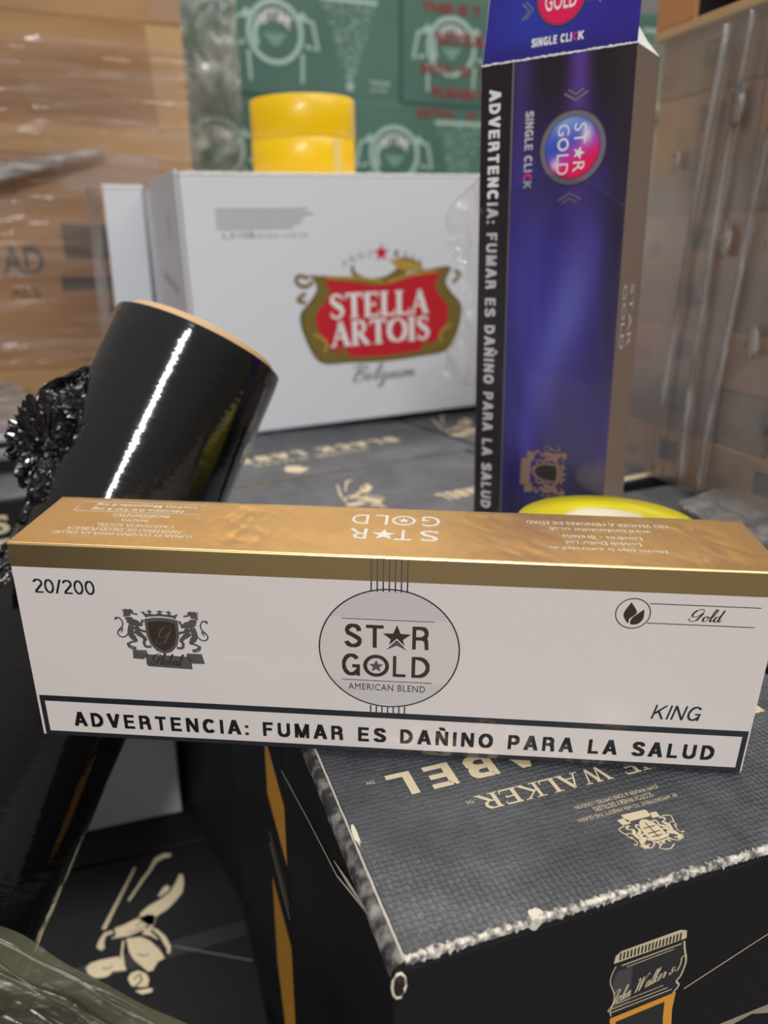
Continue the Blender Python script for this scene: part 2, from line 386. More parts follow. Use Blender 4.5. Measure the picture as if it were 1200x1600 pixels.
def sans_glyphs(w):
    h = w/2; A = _arc
    def bowl(x0, xr, y0, y1):   # stem at left, round right side
        r = (y1-y0)/2
        return [(x0, y0), (max(x0, xr-r*.9), y0)] + A(max(x0, xr-r*.9), (y0+y1)/2, xr-max(x0, xr-r*.9), r, -90, 90, 12) + [(x0, y1)]
    O = lambda wd: [A(wd/2, .5, wd/2-h, .5-h, 0, 360, 36)]
    S = [(.56, .30)] + A(.33, .28, .23, .28-h, -10, -175, 12)[1:] + [(.14, .38), (.33, .48), (.50, .58)] + A(.33, .72, .25, .28-h, -25, 175, 14)
    G = {
    'A': (.72, [[(.07, 1.02), (.36, -.02)], [(.36, -.02), (.65, 1.02)], [(.17, .68), (.55, .68)]]),
    'B': (.68, [[(h, 0), (h, 1)], bowl(h, .58-h*.4, h, .48), bowl(h, .64-h, .48, 1-h)]),
    'C': (.72, [A(.37, .5, .37-h, .5-h, -38, -322, 34)]),
    'D': (.72, [[(h, 0), (h, 1)], bowl(h, .70-h, h, 1-h)]),
    'E': (.62, [[(h, 0), (h, 1)], [(h, h), (.60, h)], [(h, .49), (.56, .49)], [(h, 1-h), (.61, 1-h)]]),
    'F': (.58, [[(h, 0), (h, 1)], [(h, h), (.58, h)], [(h, .50), (.52, .50)]]),
    'G': (.76, [A(.38, .5, .38-h, .5-h, -40, -330, 34), [(.42, .55), (.74, .55)], [(.74-h, .5), (.74-h, 1)]]),
    'I': (w, [[(h, 0), (h, 1)]]),
    'K': (.70, [[(h, 0), (h, 1)], [(.64, -.02), (.10, .62)], [(.27, .42), (.66, 1.02)]]),
    'L': (.56, [[(h, 0), (h, 1)], [(h, 1-h), (.56, 1-h)]]),
    'M': (.82, [[(h, 0), (h, 1)], [(.82-h, 0), (.82-h, 1)], [(h, 0), (.41, .98)], [(.82-h, 0), (.41, .98)]]),
    'N': (.70, [[(h, 0), (h, 1)], [(.70-h, 0), (.70-h, 1)], [(h, .02), (.70-h, .98)]]),
    'O': (.78, O(.78)), '0': (.58, O(.58)), 'P': (.64, [[(h, 0), (h, 1)], bowl(h, .63-h, h, .57)]),
    'R': (.68, [[(h, 0), (h, 1)], bowl(h, .62-h, h, .52), [(.40, .52), (.52, .58), (.55, .72), (.57, 1.0)]]),
    'S': (.64, [S]), 'T': (.62, [[(0, h), (.62, h)], [(.31, 0), (.31, 1)]]),
    'U': (.70, [[(h, 0), (h, .62)] + A(.35, .62, .35-h, .38-h, 180, 0, 16) + [(.70-h, .62), (.70-h, 0)]]),
    'V': (.68, [[(.06, -.02), (.34, 1.02)], [(.34, 1.02), (.62, -.02)]]),
    '2': (.58, [A(.29, .29, .29-h, .29-h, -170, 30, 16) + [(.12, .86), (.06, 1-h), (.57, 1-h)]]),
    '/': (.34, [[(.32, -.02), (.02, 1.02)]]),
    ':': (.18, [[(.09, .30), (.09, .30+w)], [(.09, 1-w), (.09, 1)]]), ' ': (.30, [])}
    G['\u00d1'] = (.70, G['N'][1] + [[(.2, -.14), (.3, -.19), (.42, -.13), (.5, -.18)]])
    return G
def sans_text(face, txt, x0, y0, x1, y1, m, w=.17, track=.16, shear=0., lift=None):
    G = sans_glyphs(w); tot = sum(G[c][0] for c in txt) + track*(len(txt)-1)
    kx = (x1-x0)/tot; ky = y1-y0; x = x0; L = []
    for c in txt:
        adv, st = G[c]
        for pts in st:
            segs = [pts]
            if len(pts) == 4 and c == 'R': segs = [smooth(pts, 4)]
            for q in segs:
                wd = []
                for i in range(len(q)):
                    j = min(i+1, len(q)-1); k = max(i-1, 0)
                    dx, dy = abs(q[j][0]-q[k][0])*kx, abs(q[j][1]-q[k][1])*ky; d_ = math.hypot(dx, dy)+1e-9
                    wd.append(w*(kx*dy/d_ + ky*dx/d_)*(1.04 if dx > dy*3 or dy > dx*3 else .94))
                L.append(([(x + a*kx + (1-b)*ky*shear, y0 + b*ky) for a, b in q], wd))
        x += (adv+track)*kx
    o = face.strokes('lettering', L, m, lift)
    for v in o.data.vertices:      # trim slanted ends flush with cap line and baseline
        v.co.y = max(min(v.co.y, -(y0-.3*ky)/1000), -y1/1000) if '\u00d1' in txt else max(min(v.co.y, -y0/1000), -y1/1000)
    return o

# script letters, x-height .45, y down from cap top 0 to baseline 1
SCRIPT = {
 'G': (.85, [(.80,.22),(.72,.04),(.55,.02),(.30,.20),(.18,.5),(.30,.66),(.55,.56),(.78,.28),(.66,.62),(.52,.92),(.28,1.02),(.06,.90),(.14,.76)]),
 'o': (.40, [(.26,.56),(.10,.66),(.04,.86),(.14,1.0),(.28,.90),(.32,.68),(.22,.56),(.30,.66),(.44,.62)]),
 'l': (.26, [(.0,.86),(.22,.5),(.34,.1),(.26,.0),(.16,.3),(.08,.8),(.12,1.0),(.26,.86)]),
 'd': (.48, [(.30,.60),(.14,.60),(.04,.84),(.12,1.0),(.26,.86),(.46,.02),(.32,.7),(.34,1.0),(.50,.84)]),
 'b': (.40, [(.0,.86),(.2,.4),(.30,.04),(.20,.1),(.08,.8),(.16,1.0),(.30,.86),(.28,.66),(.42,.66)]),
 'a': (.44, [(.32,.60),(.16,.58),(.04,.82),(.12,1.0),(.26,.84),(.34,.60),(.28,.86),(.34,1.0),(.46,.86)]),
 'e': (.34, [(.0,.86),(.2,.76),(.26,.62),(.16,.56),(.05,.76),(.10,1.0),(.34,.86)]),
 'B': (.8, [(.10,.22),(.20,.06),(.46,.0),(.36,.5),(.22,1.0),(.34,.4),(.52,.06),(.74,.10),(.66,.36),(.42,.48),(.66,.56),(.66,.86),(.40,1.02),(.18,.92)]),
 'g': (.44, [(.32,.60),(.16,.58),(.04,.82),(.14,1.0),(.28,.84),(.34,.60),(.22,1.3),(.06,1.5),(.02,1.36),(.26,1.04),(.46,.86)]),
 'i': (.24, [(.0,.86),(.16,.58),(.08,.88),(.12,1.0),(.26,.86)]),
 'u': (.44, [(.0,.80),(.12,.58),(.06,.9),(.14,1.0),(.28,.8),(.34,.58),(.28,.9),(.34,1.0),(.46,.86)]),
 'm': (.66, [(.0,.76),(.10,.58),(.06,1.0),(.14,.72),(.26,.58),(.24,1.0),(.32,.72),(.46,.58),(.42,.9),(.48,1.0),(.66,.86)]),
 'n': (.46, [(.0,.76),(.10,.58),(.06,1.0),(.14,.72),(.28,.58),(.26,.9),(.32,1.0),(.48,.86)]),
 'h': (.44, [(.0,.86),(.22,.4),(.30,.04),(.20,.1),(.04,1.0),(.14,.68),(.28,.6),(.24,.9),(.30,1.0),(.44,.86)]),
 'r': (.32, [(.0,.86),(.12,.56),(.18,.66),(.30,.64),(.20,.9),(.24,1.0),(.34,.86)]),
 'k': (.42, [(.0,.86),(.22,.4),(.30,.04),(.20,.1),(.04,1.0),(.12,.76),(.28,.60),(.14,.76),(.28,1.0),(.44,.86)]),
 'W': (.95, [(.0,.1),(.14,.02),(.18,.3),(.10,1.0),(.30,.5),(.50,.04),(.42,1.0),(.60,.5),(.86,.0),(.98,.06)]),
 'J': (.55, [(.12,.2),(.24,.02),(.52,.02),(.42,.5),(.26,1.2),(.06,1.4),(.02,1.2),(.30,.98),(.56,.86)]),
 '&': (.6, [(.50,.60),(.30,.58),(.24,.72),(.36,.8),(.14,.86),(.16,1.02),(.38,.96),(.56,.7)]),
 'S': (.6, [(.52,.16),(.40,.04),(.24,.16),(.34,.5),(.30,.9),(.10,1.0),(.02,.88)]),
 ' ': (.3, []),
}
def smooth(pts, k=5):
    if len(pts) < 3: return pts
    P = [pts[0]] + list(pts) + [pts[-1]]; out = []
    for i in range(1, len(P)-2):
        for j in range(k):
            t = j/k; a, b, c, d = P[i-1], P[i], P[i+1], P[i+2]
            out.append(tuple(.5*((2*b[q]) + (-a[q]+c[q])*t + (2*a[q]-5*b[q]+4*c[q]-d[q])*t*t + (-a[q]+3*b[q]-3*c[q]+d[q])*t**3) for q in (0, 1)))
    out.append(tuple(pts[-1])); return out
def script_text(face, txt, x0, y0, x1, y1, m, wd, slant=.35, lift=None, rise=0.):
    tot = sum(SCRIPT[c][0] for c in txt); kx = (x1-x0)/tot; ky = y1-y0; x = x0; L = []
    for c in txt:
        adv, pts = SCRIPT[c]
        if pts:
            q = [(x + a*kx + (1-b)*ky*slant*.6, y0 + b*ky - (x+a*kx-x0)*rise) for a, b in smooth(pts)]
            ws = []
            for i in range(len(q)):
                j = min(i+1, len(q)-1); dx, dy = q[j][0]-q[i-1 if i else 0][0], q[j][1]-q[i-1 if i else 0][1]
                ws.append(wd*(1.25 if dy > abs(dx)*.7 else .55))
            L.append((q, ws))
        x += adv*kx
    return face.strokes('lettering', L, m, lift)
def star(cx, cy, r, ri=.42, rot=-90):
    return [(cx + (r if i % 2 == 0 else r*ri)*math.cos(math.radians(rot+36*i)), cy + (r if i % 2 == 0 else r*ri)*math.sin(math.radians(rot+36*i))) for i in range(10)]

# heraldic crest with two lions: drawn in a 1000 x 650 field
LION_ST = [  # left lion strokes (points, widths)
 (smooth([(200,395),(170,390),(165,410),(200,388),(232,430),(225,480),(185,520),(170,560),(200,590),(250,580),(300,520)],4), 15),
 (smooth([(188,525),(230,500),(205,545)],3), 12),
 (smooth([(320,470),(300,540),(320,590),(350,600)],4), 62),
 (smooth([(330,590),(355,625),(300,640),(265,665),(300,690),(340,700)],4), [30]*3+[22]*18),
 (smooth([(255,650),(262,690),(300,712),(338,712)],4), 18),
 (smooth([(345,520),(400,560),(440,600),(425,640),(440,680),(495,680)],4), [56]*5+[44]*5+[30]*11),
 (smooth([(350,480),(400,510),(460,525)],4), [52]*4+[28]*5),
 (smooth([(440,400),(430,430),(400,445)],4), 26)]
LION_PO = [
 [(238,330),(262,340),(240,300),(275,312),(265,292),(300,302),(330,295),(358,318),(352,335),(395,340),(395,358),(345,352),(338,342),(322,350),(330,365),(300,372),(262,376),(245,378),(258,352)],
 [(258,378),(330,378),(352,400),(395,412),(405,432),(432,428),(425,450),(445,455),(420,474),(400,470),(380,482),(352,466),(330,480),(315,462),(290,470),(295,446),(268,436),(284,420),(262,408),(272,396)]]
def crest(face, fx, m_main, m_in, banner=True, script=None, lift=None):
    lift = lift or face.lift
    mir = lambda p: (1248-p[0], p[1]+ (p[0]-624)*0)
    st, po = [], []
    for pts, wd in LION_ST:
        for g in (lambda p: p, mir):
            q = [fx(*g(p)) for p in pts]; sc = math.dist(fx(0, 0), fx(1, 0))
            st.append((q, [x*sc for x in wd][:len(q)] + [wd[-1]*sc]*(len(q)-len(wd)) if isinstance(wd, list) else wd*sc))
    for pts in LION_PO:
        for g in (lambda p: p, mir): po.append([fx(*g(p)) for p in pts])
    shield = [(455,395),(530,378),(624,372),(718,378),(793,395),(790,560),(760,660),(700,725),(624,752),(548,725),(490,660),(460,560)]
    po.append([fx(*p) for p in shield])
    crown = [(455,385),(430,345),(405,325),(440,320),(455,340),(490,345),(485,325),(462,322),(488,310),(492,290),(500,310),(530,318),(508,328),(515,345),(555,345),(580,330),(590,322),(560,312),(590,308),(600,300),(615,308),(645,312),(608,325),(625,340),(665,345),(685,330),(670,325),(650,318),(678,312),(688,295),(695,312),(722,320),(700,328),(712,345),(735,350),(752,340),(782,332),(765,360),(745,390),(720,372),(600,362),(480,372)]
    face.polys('crest', po, m_main, lift)
    face.strokes('crest_lines', st, m_main, lift+.02)
    face.poly('crown', [fx(x+20, y-4) for x, y in crown], m_main, lift)
    face.poly('shield_field', [fx(*p) for p in [(485,430),(560,412),(624,408),(690,412),(762,430),(758,560),(735,640),(690,690),(624,722),(560,690),(512,640),(492,560)]], m_in, lift+.03)
    if banner:
        face.polys('banner', [[fx(*p) for p in q] for q in ([(300,722),(440,722),(450,770),(400,820),(292,815)], [(1000,735),(850,735),(840,775),(890,842),(1024,840)], [(425,762),(885,772),(892,905),(440,893),(424,870)])], m_main, lift+.01)

# ------------------------------------------------------------------ floor
FZ = .633
fl = box('floor', -3, 3.5, -3, 4.5, FZ-.1, FZ, floor_m); fl['kind'] = 'structure'

# ------------------------------------------------------------------ whisky cases
EMB = {
'coat_tail': [(2.4,6.9),(9.7,12.8),(16.9,15.2),(24.5,20.2),(29.7,28.6),(33.1,36.6),(35.8,35.7),(36.0,26.4),(33.9,16.9),(28.3,10.2),(21.7,3.9),(13.5,-0.3),(11.4,-7.6),(7.1,-6.8),(0.5,1.7)],
'toe': [(15.4,19.4),(19.3,25.7),(22.3,28.4),(24.9,26.2),(23.7,21.7),(17.1,18.2)],
'arm': [(-19.6,-10.4),(-15.7,-8.6),(-16.7,-1.6),(-9.9,-0.6),(-1.2,2.1),(7.5,3.9),(13.1,0.4),(10.9,-8.6),(1.8,-10.1),(-6.7,-11.9)],
'torso': [(-8.4,-13.8),(1.7,-15.6),(8.2,-21.6),(12.9,-29.2),(16.0,-35.6),(16.9,-39.8),(12.3,-41.2),(8.7,-47.1),(5.5,-47.1),(0.9,-40.6),(-3.8,-33.8),(-6.9,-25.6)],
'lapel': [(-11.3,-15.1),(-9.7,-15.1),(-11.0,-25.2),(-9.9,-35.9),(-12.7,-28.3)],
'sleeve': [(6.3,-6.6),(13.7,-12.9),(19.2,-21.4),(22.0,-31.1),(21.2,-36.6),(19.1,-36.3),(19.1,-31.1),(14.8,-23.8),(8.4,-16.9),(2.6,-13.6)],
'hat': [(-36.0,-30.2),(-32.9,-27.2),(-26.5,-26.6),(-14.3,-27.8),(-11.1,-31.4),(-8.8,-41.2),(-18.4,-39.1),(-20.4,-41.8),(-23.9,-42.1),(-29.4,-40.8),(-34.2,-35.8)],
'head': [(-8.1,-48.4),(-5.7,-44.3),(-0.9,-43.9),(4.6,-48.8),(6.0,-54.1),(4.6,-58.9),(0.3,-57.9),(-5.9,-54.9)],
'brim': [(-3.7,-59.6),(4.9,-60.4),(8.2,-61.6),(7.2,-64.1),(0.9,-63.8)],
'hand': [(-29.1,-14.9),(-27.5,-9.1),(-24.3,-3.6),(-18.4,-2.8),(-17.4,-5.8),(-22.6,-6.6),(-24.0,-12.4),(-23.3,-17.1),(-25.8,-18.8)],
'cane': [(-25.8,0.9),(-23.0,-0.8),(0.2,54.9),(-1.2,56.3)],
'strap': [(-6.9,22.6),(4.4,41.6),(9.3,48.4),(15.1,60.9),(22.5,64.1),(28.6,61.3),(27.4,58.2),(22.2,58.6),(16.3,55.7),(10.6,46.1),(5.7,39.2),(-5.6,20.9)]}
# strokes drawn over the torso and hat in the card's own black
EMB_DARK = [([(9,-12),(14,-20),(17,-30),(17,-36)], 2.0), ([(-1,-30),(3,-33),(7,-33)], .8), ([(-25,-34),(-21,-36),(-18,-34)], .8), ([(-2,-4),(5,-2)], .8), ([(4,10),(13,14),(22,20)], .7), ([(-4,-50),(0,-47),(1,-53),(-3,-56)], 1.3), ([(-8,-9),(0,-8),(6,-7)], .7)]
def emblem(face, cx, cy, k=1.):
    """cx, cy in face mm (face x runs -X, face y runs +Y)"""
    f = lambda p: (cx - p[0]*k, cy + p[1]*k)
    face.polys('walking_figure_emblem', [[f(p) for p in q] for q in EMB.values()], cream)
    face.strokes('emblem_lines', [([f(p) for p in q], w_*k) for q, w_ in EMB_DARK], black_side, face.lift+.05)
BODY, LID = {}, {}
def jw_box(M, w, d, h, label, group='black whisky cases packed together', lidm=None, left=0):
    """M: base matrix at the near left bottom corner"""
    t = thing('whisky_case', label, 'box', M, group)
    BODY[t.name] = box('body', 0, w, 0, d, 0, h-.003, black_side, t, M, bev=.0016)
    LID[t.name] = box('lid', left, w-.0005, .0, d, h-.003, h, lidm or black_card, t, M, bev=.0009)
    return t
def top_face(t, M, w, h, lift=.07):
    o = M @ V((w, 0, h)); ux = (M.to_3x3() @ V((-1, 0, 0))); dn = M.to_3x3() @ V((0, 1, 0))
    return Face(o, ux, dn, LID[t.name], lift)
def jw_top(f, w, d, txt=True, small=True, man=None, fulltext=True, off=0):
    """print lying upside down for the viewer; f x runs from the right side to the left"""
    c = w*500 + off
    y = d*500
    if txt:
        f.text('BLACK LABEL', c-92, y-14, c+92, y+2, cream, bold=.012, lift=f.lift)
        serif_text(f, 'JOHNNIE WALKER', c-60, y-30, c+60, y-20, cream)
# --- near case, built in its own corner frame
MA = frame((.0555, .1570, 1.2-.2835), math.radians(.6)); WA, DA, HA = .225, .160, .2835
A = jw_box(MA, WA, DA, HA, 'black woven whisky case with worn cream edges under the gold carton, nearest the viewer', left=.0035)
R3 = MA.to_3x3()
fa = top_face(A, MA, WA, HA, .09)
X = lambda x: 280.0 - x*1000     # world x (m) -> face x (mm)
Y = lambda y: (y-.157)*1000
# LABEL / BLACK LABEL, letters lie with their feet away from the viewer
sans_text(fa, 'BLACK LABEL', X(.2540), Y(.2228), X(.0795), Y(.2362), cream, w=.19, track=.30)
fa.text('TM', X(.0752), Y(.2335), X(.0718), Y(.2355), cream)
serif_text(fa, 'JOHNNIE WALKER', X(.2280), Y(.2060), X(.1076), Y(.2140), cream)
fa.text('TM', X(.1065), Y(.2110), X(.1035), Y(.2130), cream)
fa.text('BY APPOINTMENT TO HER MAJESTY THE QUEEN', X(.1800), Y(.1892), X(.1375), Y(.1914), cream)
fa.text('SCOTCH WHISKY DISTILLERS', X(.1715), Y(.1921), X(.1460), Y(.1946), cream)
fa.text('JOHN WALKER & SONS LIMITED, LONDON', X(.1765), Y(.1954), X(.1400), Y(.1979), cream)
kx_ = .0222
crest(fa, lambda x, y: (X(.1595) + (x-624)*kx_, Y(.1705) + (y-290)*kx_*1.25), cream, cream, banner=True)
fa.strokes('crest_mantling', [(smooth([(X(.1595)+a, Y(.1705)+b) for a, b in q], 4), .45) for q in ([(-9,2),(-6,0),(-3,2),(-5,5)], [(9,2),(6,0),(3,2),(5,5)], [(-3,-1),(0,-2.4),(3,-1),(0,1)], [(-10,8),(-11,11),(-8,12)], [(10,8),(11,11),(8,12)])], cream)
fa.strokes('shield_lines', [([(X(.1595)+a, Y(.1705)+b) for a, b in q], .35) for q in ([(-2.6,6),(2.6,6)], [(0,3.4),(0,11)], [(-2.4,8.6),(2.4,8.6)], [(-2,4.2),(2,4.2)])], black_side, .16)
# front face
ff = Face(MA @ V((0, 0, HA)), R3 @ V((1, 0, 0)), (0, 0, -1), BODY[A.name], .09)
capx = [78.6 + i*(105.1-78.6)/17 for i in range(18)]
ff.poly('cap_print', [(77.6, 29.6), (78.0, 26.4), (80.0, 25.0), (103.6, 24.2), (106.4, 25.4), (106.8, 29.0), (92, 29.4)], cream)
ff.rects('cap_ribs', [(79.6+i*1.42, 25.7, 80.3+i*1.42, 28.9) for i in range(18)], black_side, .14)
ff.poly('bottle_neck_print', [(78.5, 30.4), (106.3, 29.8), (106.8, 34), (107.8, 40), (107.0, 46), (105.6, 48.4), (106.6, 50.5), (104.8, 53.4), (79.0, 53.8), (78.6, 51), (79.4, 45), (77.0, 37)], mat('neck_dark', (44, 42, 44), .45), .10)
ff.poly('neck_sheen_print', [(79.6, 33.8), (85.6, 33.6), (86.0, 50), (79.8, 50.6), (78.2, 38)], mat('neck_grey', (72, 70, 70), .45), .12)
ff.strokes('outline_print', [(smooth([(106.0, 30), (106.8, 34), (108.2, 40), (107.0, 46), (105.4, 48.2), (106.8, 50.6), (104.8, 53.4)]), .7), (smooth([(78.5, 31), (77, 37), (79.6, 45), (78.6, 51), (79.2, 54)]), .35),
    ([(81, 31.6), (105, 30.8)], .45), ([(83, 33), (102, 32.2)], .3), ([(80, 48.8), (100, 48.0)], .3), ([(79, 50.6), (102, 49.8)], .35), ([(79, 52.2), (104, 51.4)], .4)], cream, .15)
script_text(ff, 'John Walker &S', 78.0, 42.8, 106.6, 49.0, cream, .42, slant=.35, lift=.16, rise=.22)
ff.poly('bottle_shoulder_print', [(79, 55), (106, 53.6), (105.6, 62), (107.6, 80), (109, 150), (75, 150), (77, 80), (79.4, 62)], amber, .10)
ff.poly('bottle_body_print', [(81.6, 57.6), (101.6, 56.4), (102.0, 64), (104, 80), (105.4, 150), (78.6, 150), (80.4, 80), (81.8, 64)], mat('neck_dark', (44, 42, 44)), .13)
ff.strokes('gold_line_print', [([(109.4, 53.5), (142.5, 41.6), (224, 12)], .45)], cream)
ff.poly('tan_band_print', [(118, 79.6), (224, 77), (224, 120), (112, 122)], tan_strip)
ff.poly('dark_panel_print', [(128, 84), (145, 80.6), (160, 86), (160, 118), (122, 118)], black_side, .14)
# worn front edge: torn fibres as an irregular ribbon with lumps
def worn_ribbon(name, p0, p1, up, out, wid, n, parent, m=worn, seed=1, amp=1.):
    rnd = random.Random(seed); vs, fs = [], []
    p0, p1, up, out = V(p0), V(p1), V(up), V(out)
    for i in range(n+1):
        p = p0.lerp(p1, i/n); k = .55 + .45*noise.noise(V((i*.23, seed, 0))) + rnd.random()*.5*amp
        h = .0002 + .0006*rnd.random()*amp
        vs += [p - out*wid*k*.9 + up*.0002, p - out*wid*k*.3 + up*(h+.0002), p + out*(h*.8) + up*h*.4, p + out*.0005 - up*wid*k*(.5+rnd.random()*.5)]
    for i in range(n):
        for q in range(3): fs.append((i*4+q, (i+1)*4+q, (i+1)*4+q+1, i*4+q+1)[::-1])
    o = mesh(name, vs, fs, m, parent, Matrix.Identity(4)); return o
ex = R3 @ V((1, 0, 0)); ey = R3 @ V((0, 1, 0)); cz = V((0, 0, 1))
tl = MA @ V((.0035, 0, HA)); tr_ = MA @ V((WA, 0, HA))
worn_ribbon('worn_edge', tl, tr_, cz, -ey, .0021, 420, A, m=worn_fuzz, seed=3, amp=1.5)
def chip(face, cx, cy, r, m, seed, lift=None, n=14, name='torn_chip', sy=1.):
    rnd = random.Random(seed)
    return face.poly(name, [(cx+r*(.6+.6*rnd.random())*math.cos(2*math.pi*i/n), cy+sy*r*(.6+.6*rnd.random())*math.sin(2*math.pi*i/n)) for i in range(n)], m, lift)
chip(fa, 280-55.5-47, 1.5, 2.6, worn, 5, .5); chip(ff, 46, 1.2, 2.2, worn, 6, .4)
# left lid edge: thin torn cream line, rounded scuffed shoulder, side flap line, open corner flute
worn_ribbon('worn_edge', MA @ V((.0035, .0, HA)), MA @ V((.0035, DA, HA)), cz, -ex, .0004, 120, A, seed=9, amp=.5)
chip(fa, 280-55.5-4.2, 53, 1.3, card_edge, 8, .3, name='torn_chip', sy=4.5)
vs, fs = [], []
for j in range(41):
    y_ = DA*j/40
    for q in range(7):
        a = math.pi/2*q/6
        b = .0004*noise.noise(V((q*.8, j*.5, 2)))
        vs.append(MA @ V((.0035 - (.0045+b)*math.sin(a), y_, HA-.0005 - (.0045+b)*(1-math.cos(a)))))
for j in range(40):
    for q in range(6): fs.append((j*7+q, (j+1)*7+q, (j+1)*7+q+1, j*7+q+1)[::-1])
mesh('rounded_shoulder', vs, fs, worn_grey, A, smooth=True)
fside = Face(MA @ V((-.0012, DA, HA)), -(R3 @ V((0, 1, 0))), (0, 0, -1), BODY[A.name], .2)   # x: from far end to near end
fside.strokes('flap_edge', [([(1, 49), (62, 31), (103, 20), (126, 8), (140, 1)], [.6, .7, .9, 1.0, .4])], card_edge)
fside.strokes('flap_edge', [([(100, 16), (118, 9), (138, 1)], [.4, 2.2, .4])], card_edge, .3)
tube('corner_flute', [MA @ V((.0012, -.0008, HA-.004-.0011*i)) for i in range(7)], [.0016, .0020, .0014, .0021, .0013, .0018, .0008], shade_in, A)
tube('corner_rim', [MA @ V((.0012 + .0021*math.cos(a/10*6.283), -.0012, HA-.0075 + .0048*math.sin(a/10*6.283))) for a in range(11)], .00045, card_edge, A, n=6)

# --- case behind it: its left face shows the slanted amber label
MB = frame((.0535, .3195, 1.2-HA), math.radians(5)); B = jw_box(MB, .225, .136, HA, 'black whisky case with slanted amber label on its left side, directly behind the nearest case')
fb = Face(MB @ V((0, .136, HA)), -(MB.to_3x3() @ V((0, 1, 0))), (0, 0, -1), BODY[B.name], .1)
fb.polys('slanted_label', [[(101, 52), (136, 74), (136, 112), (101, 92)], [(101, 150), (136, 168), (136, 255), (112, 255), (101, 215)]], amber)
fb.strokes('label_lines', [([(100, 118), (136, 140)], .8), ([(100, 126), (136, 148)], 1.6)], cream)
# --- second row group, turned 13.5 degrees
Y2 = math.radians(13.5); O2 = V((.0460, .4600, 0)); u2 = V((math.cos(Y2), math.sin(Y2), 0)); v2 = V((-math.sin(Y2), math.cos(Y2), 0))
def M2(u, v, z=1.2-HA): return frame(O2 + u2*u + v2*v + V((0, 0, z)), Y2)
def top2(t, M, w): return top_face(t, M, w, HA, .25)
MF = M2(0, 0); Fb = jw_box(MF, .318, .162, HA, 'black whisky case behind the gold carton with a cream striding emblem on its lid')
f = top2(Fb, MF, .318)
emblem(f, 318-152, 92, .62)
sans_text(f, 'BLACK LABEL', 318-306, 40, 318-206, 58, cream, w=.24, track=.22)
f.strokes('gold_line_print', [([(318-10, 150), (318-105, 160)], 2.2)], tan_strip)
ME = M2(.05, .164); Eb = jw_box(ME, .29, .162, HA, 'black whisky case in front of the white beer case, lettering upside down on its lid')
f = top2(Eb, ME, .29)
sans_text(f, 'BLACK LABEL', 290-236, 66, 290-38, 86, cream, w=.25, track=.25)
serif_text(f, 'JOHNNIE WALKER', 290-190, 52, 290-62, 60, cream)
chip(f, 290-92, 26, 13, cream, 4, name='crest_print')
f.strokes('gold_line_print', [([(290-20, 3), (290-130, 6)], 1.6)], tan_strip)
MG = M2(.345, .164); G = jw_box(MG, .20, .162, HA, 'black whisky case right of the lettered one with a cream figure by the purple carton', )
f = top2(G, MG, .20); emblem(f, 200-34, 88, .95)
MH = M2(.322, 0); Hh = jw_box(MH, .150, .162, HA, 'black whisky case under the right foot of the small brown boxes')
f = top2(Hh, MH, .150); f.text('RED RYE FINISH'[:3]+'', 60, 60, 61, 61, cream) if False else None
f.rects('cream_stripe_print', [(34, 1, 122, 9)], cream)
MI = frame((.2870, .1600, 1.2-HA), math.radians(.6)); I_ = jw_box(MI, .21, .150, HA, 'black whisky case at the right edge, beside the nearest case')
MJ = frame((.2950, .3420, 1.2-HA), math.radians(7)); J_ = jw_box(MJ, .205, .165, HA, 'black whisky case under the yellow tape roll')
ME2 = M2(.05, .328); E2 = jw_box(ME2, .29, .162, HA, 'black whisky case beneath the front of the white beer case')
ME3 = M2(.345, .328); E3 = jw_box(ME3, .20, .162, HA, 'black whisky case beneath the right end of the white beer case')
ME4 = M2(.05, .492); E4 = jw_box(ME4, .49, .150, HA, 'long black whisky case beneath the back of the white beer case')
# left cases
MC = M2(-.46, .238); Cc = jw_box(MC, .40, .155, HA, 'black whisky case at the left edge with big cream words on its front')
fc = Face(MC @ V((0, 0, HA)), u2, (0, 0, -1), BODY[Cc.name], .2)
for s_, a, b in (('FINEST AS', 14, 30), ('SPIRIT UT', 35, 48), ('SELECTION', 52, 67)):
    s_ = {'FINEST AS': 'AS', 'SPIRIT UT': 'UT', 'SELECTION': 'ION'}[s_]
    x0 = {'AS': 352, 'UT': 352, 'ION': 346}[s_]
    fc.text(s_, x0-26, a, 362, b, cream, bold=.03)
MC2 = M2(-.46, .395); C2 = jw_box(MC2, .40, .265, HA, 'black whisky case beneath the flat film-wrapped tray at left')
# flat wrapped tray on top of it
MD = frame(O2 + u2*-.47 + v2*.322 + V((0, 0, 1.2)), Y2)
D = thing('wrapped_tray', 'flat black tray with purple band wrapped in clear film at the left edge', 'tray', MD)
box('body', 0, .435, 0, .338, 0, .028, black_side, D, MD, bev=.002)
box('grey_lid', 0.002, .433, .004, .336, .028, .030, mat('tray_grey', (112, 108, 100), .5), D, MD)
fd = Face(MD @ V((0, 0, .030)), u2, -v2, D, .25)
fd.rect('purple_band', 2, -80, 433, -28, purple_film, .3)
fd.polys('cream_print', [[(330,-280),(372,-285),(402,-262),(398,-240),(380,-252),(350,-262)], [(300,-235),(345,-240),(352,-222),(310,-215)], [(375,-215),(415,-225),(420,-205),(385,-196)]], cream)
vs, fs = [], []
for i in range(61):
    for j in range(41):
        x_, y_ = .44*i/60 - .003, -.004 + .346*j/40
        z_ = .0335 + .004*noise.noise(V((x_*12, y_*60, 1))) + .002*noise.noise(V((x_*50, y_*120, 3)))
        if j == 0: z_ = .012
        vs.append((x_, y_, z_))
for i in range(60):
    for j in range(40): fs.append((i*41+j, (i+1)*41+j, (i+1)*41+j+1, i*41+j+1))
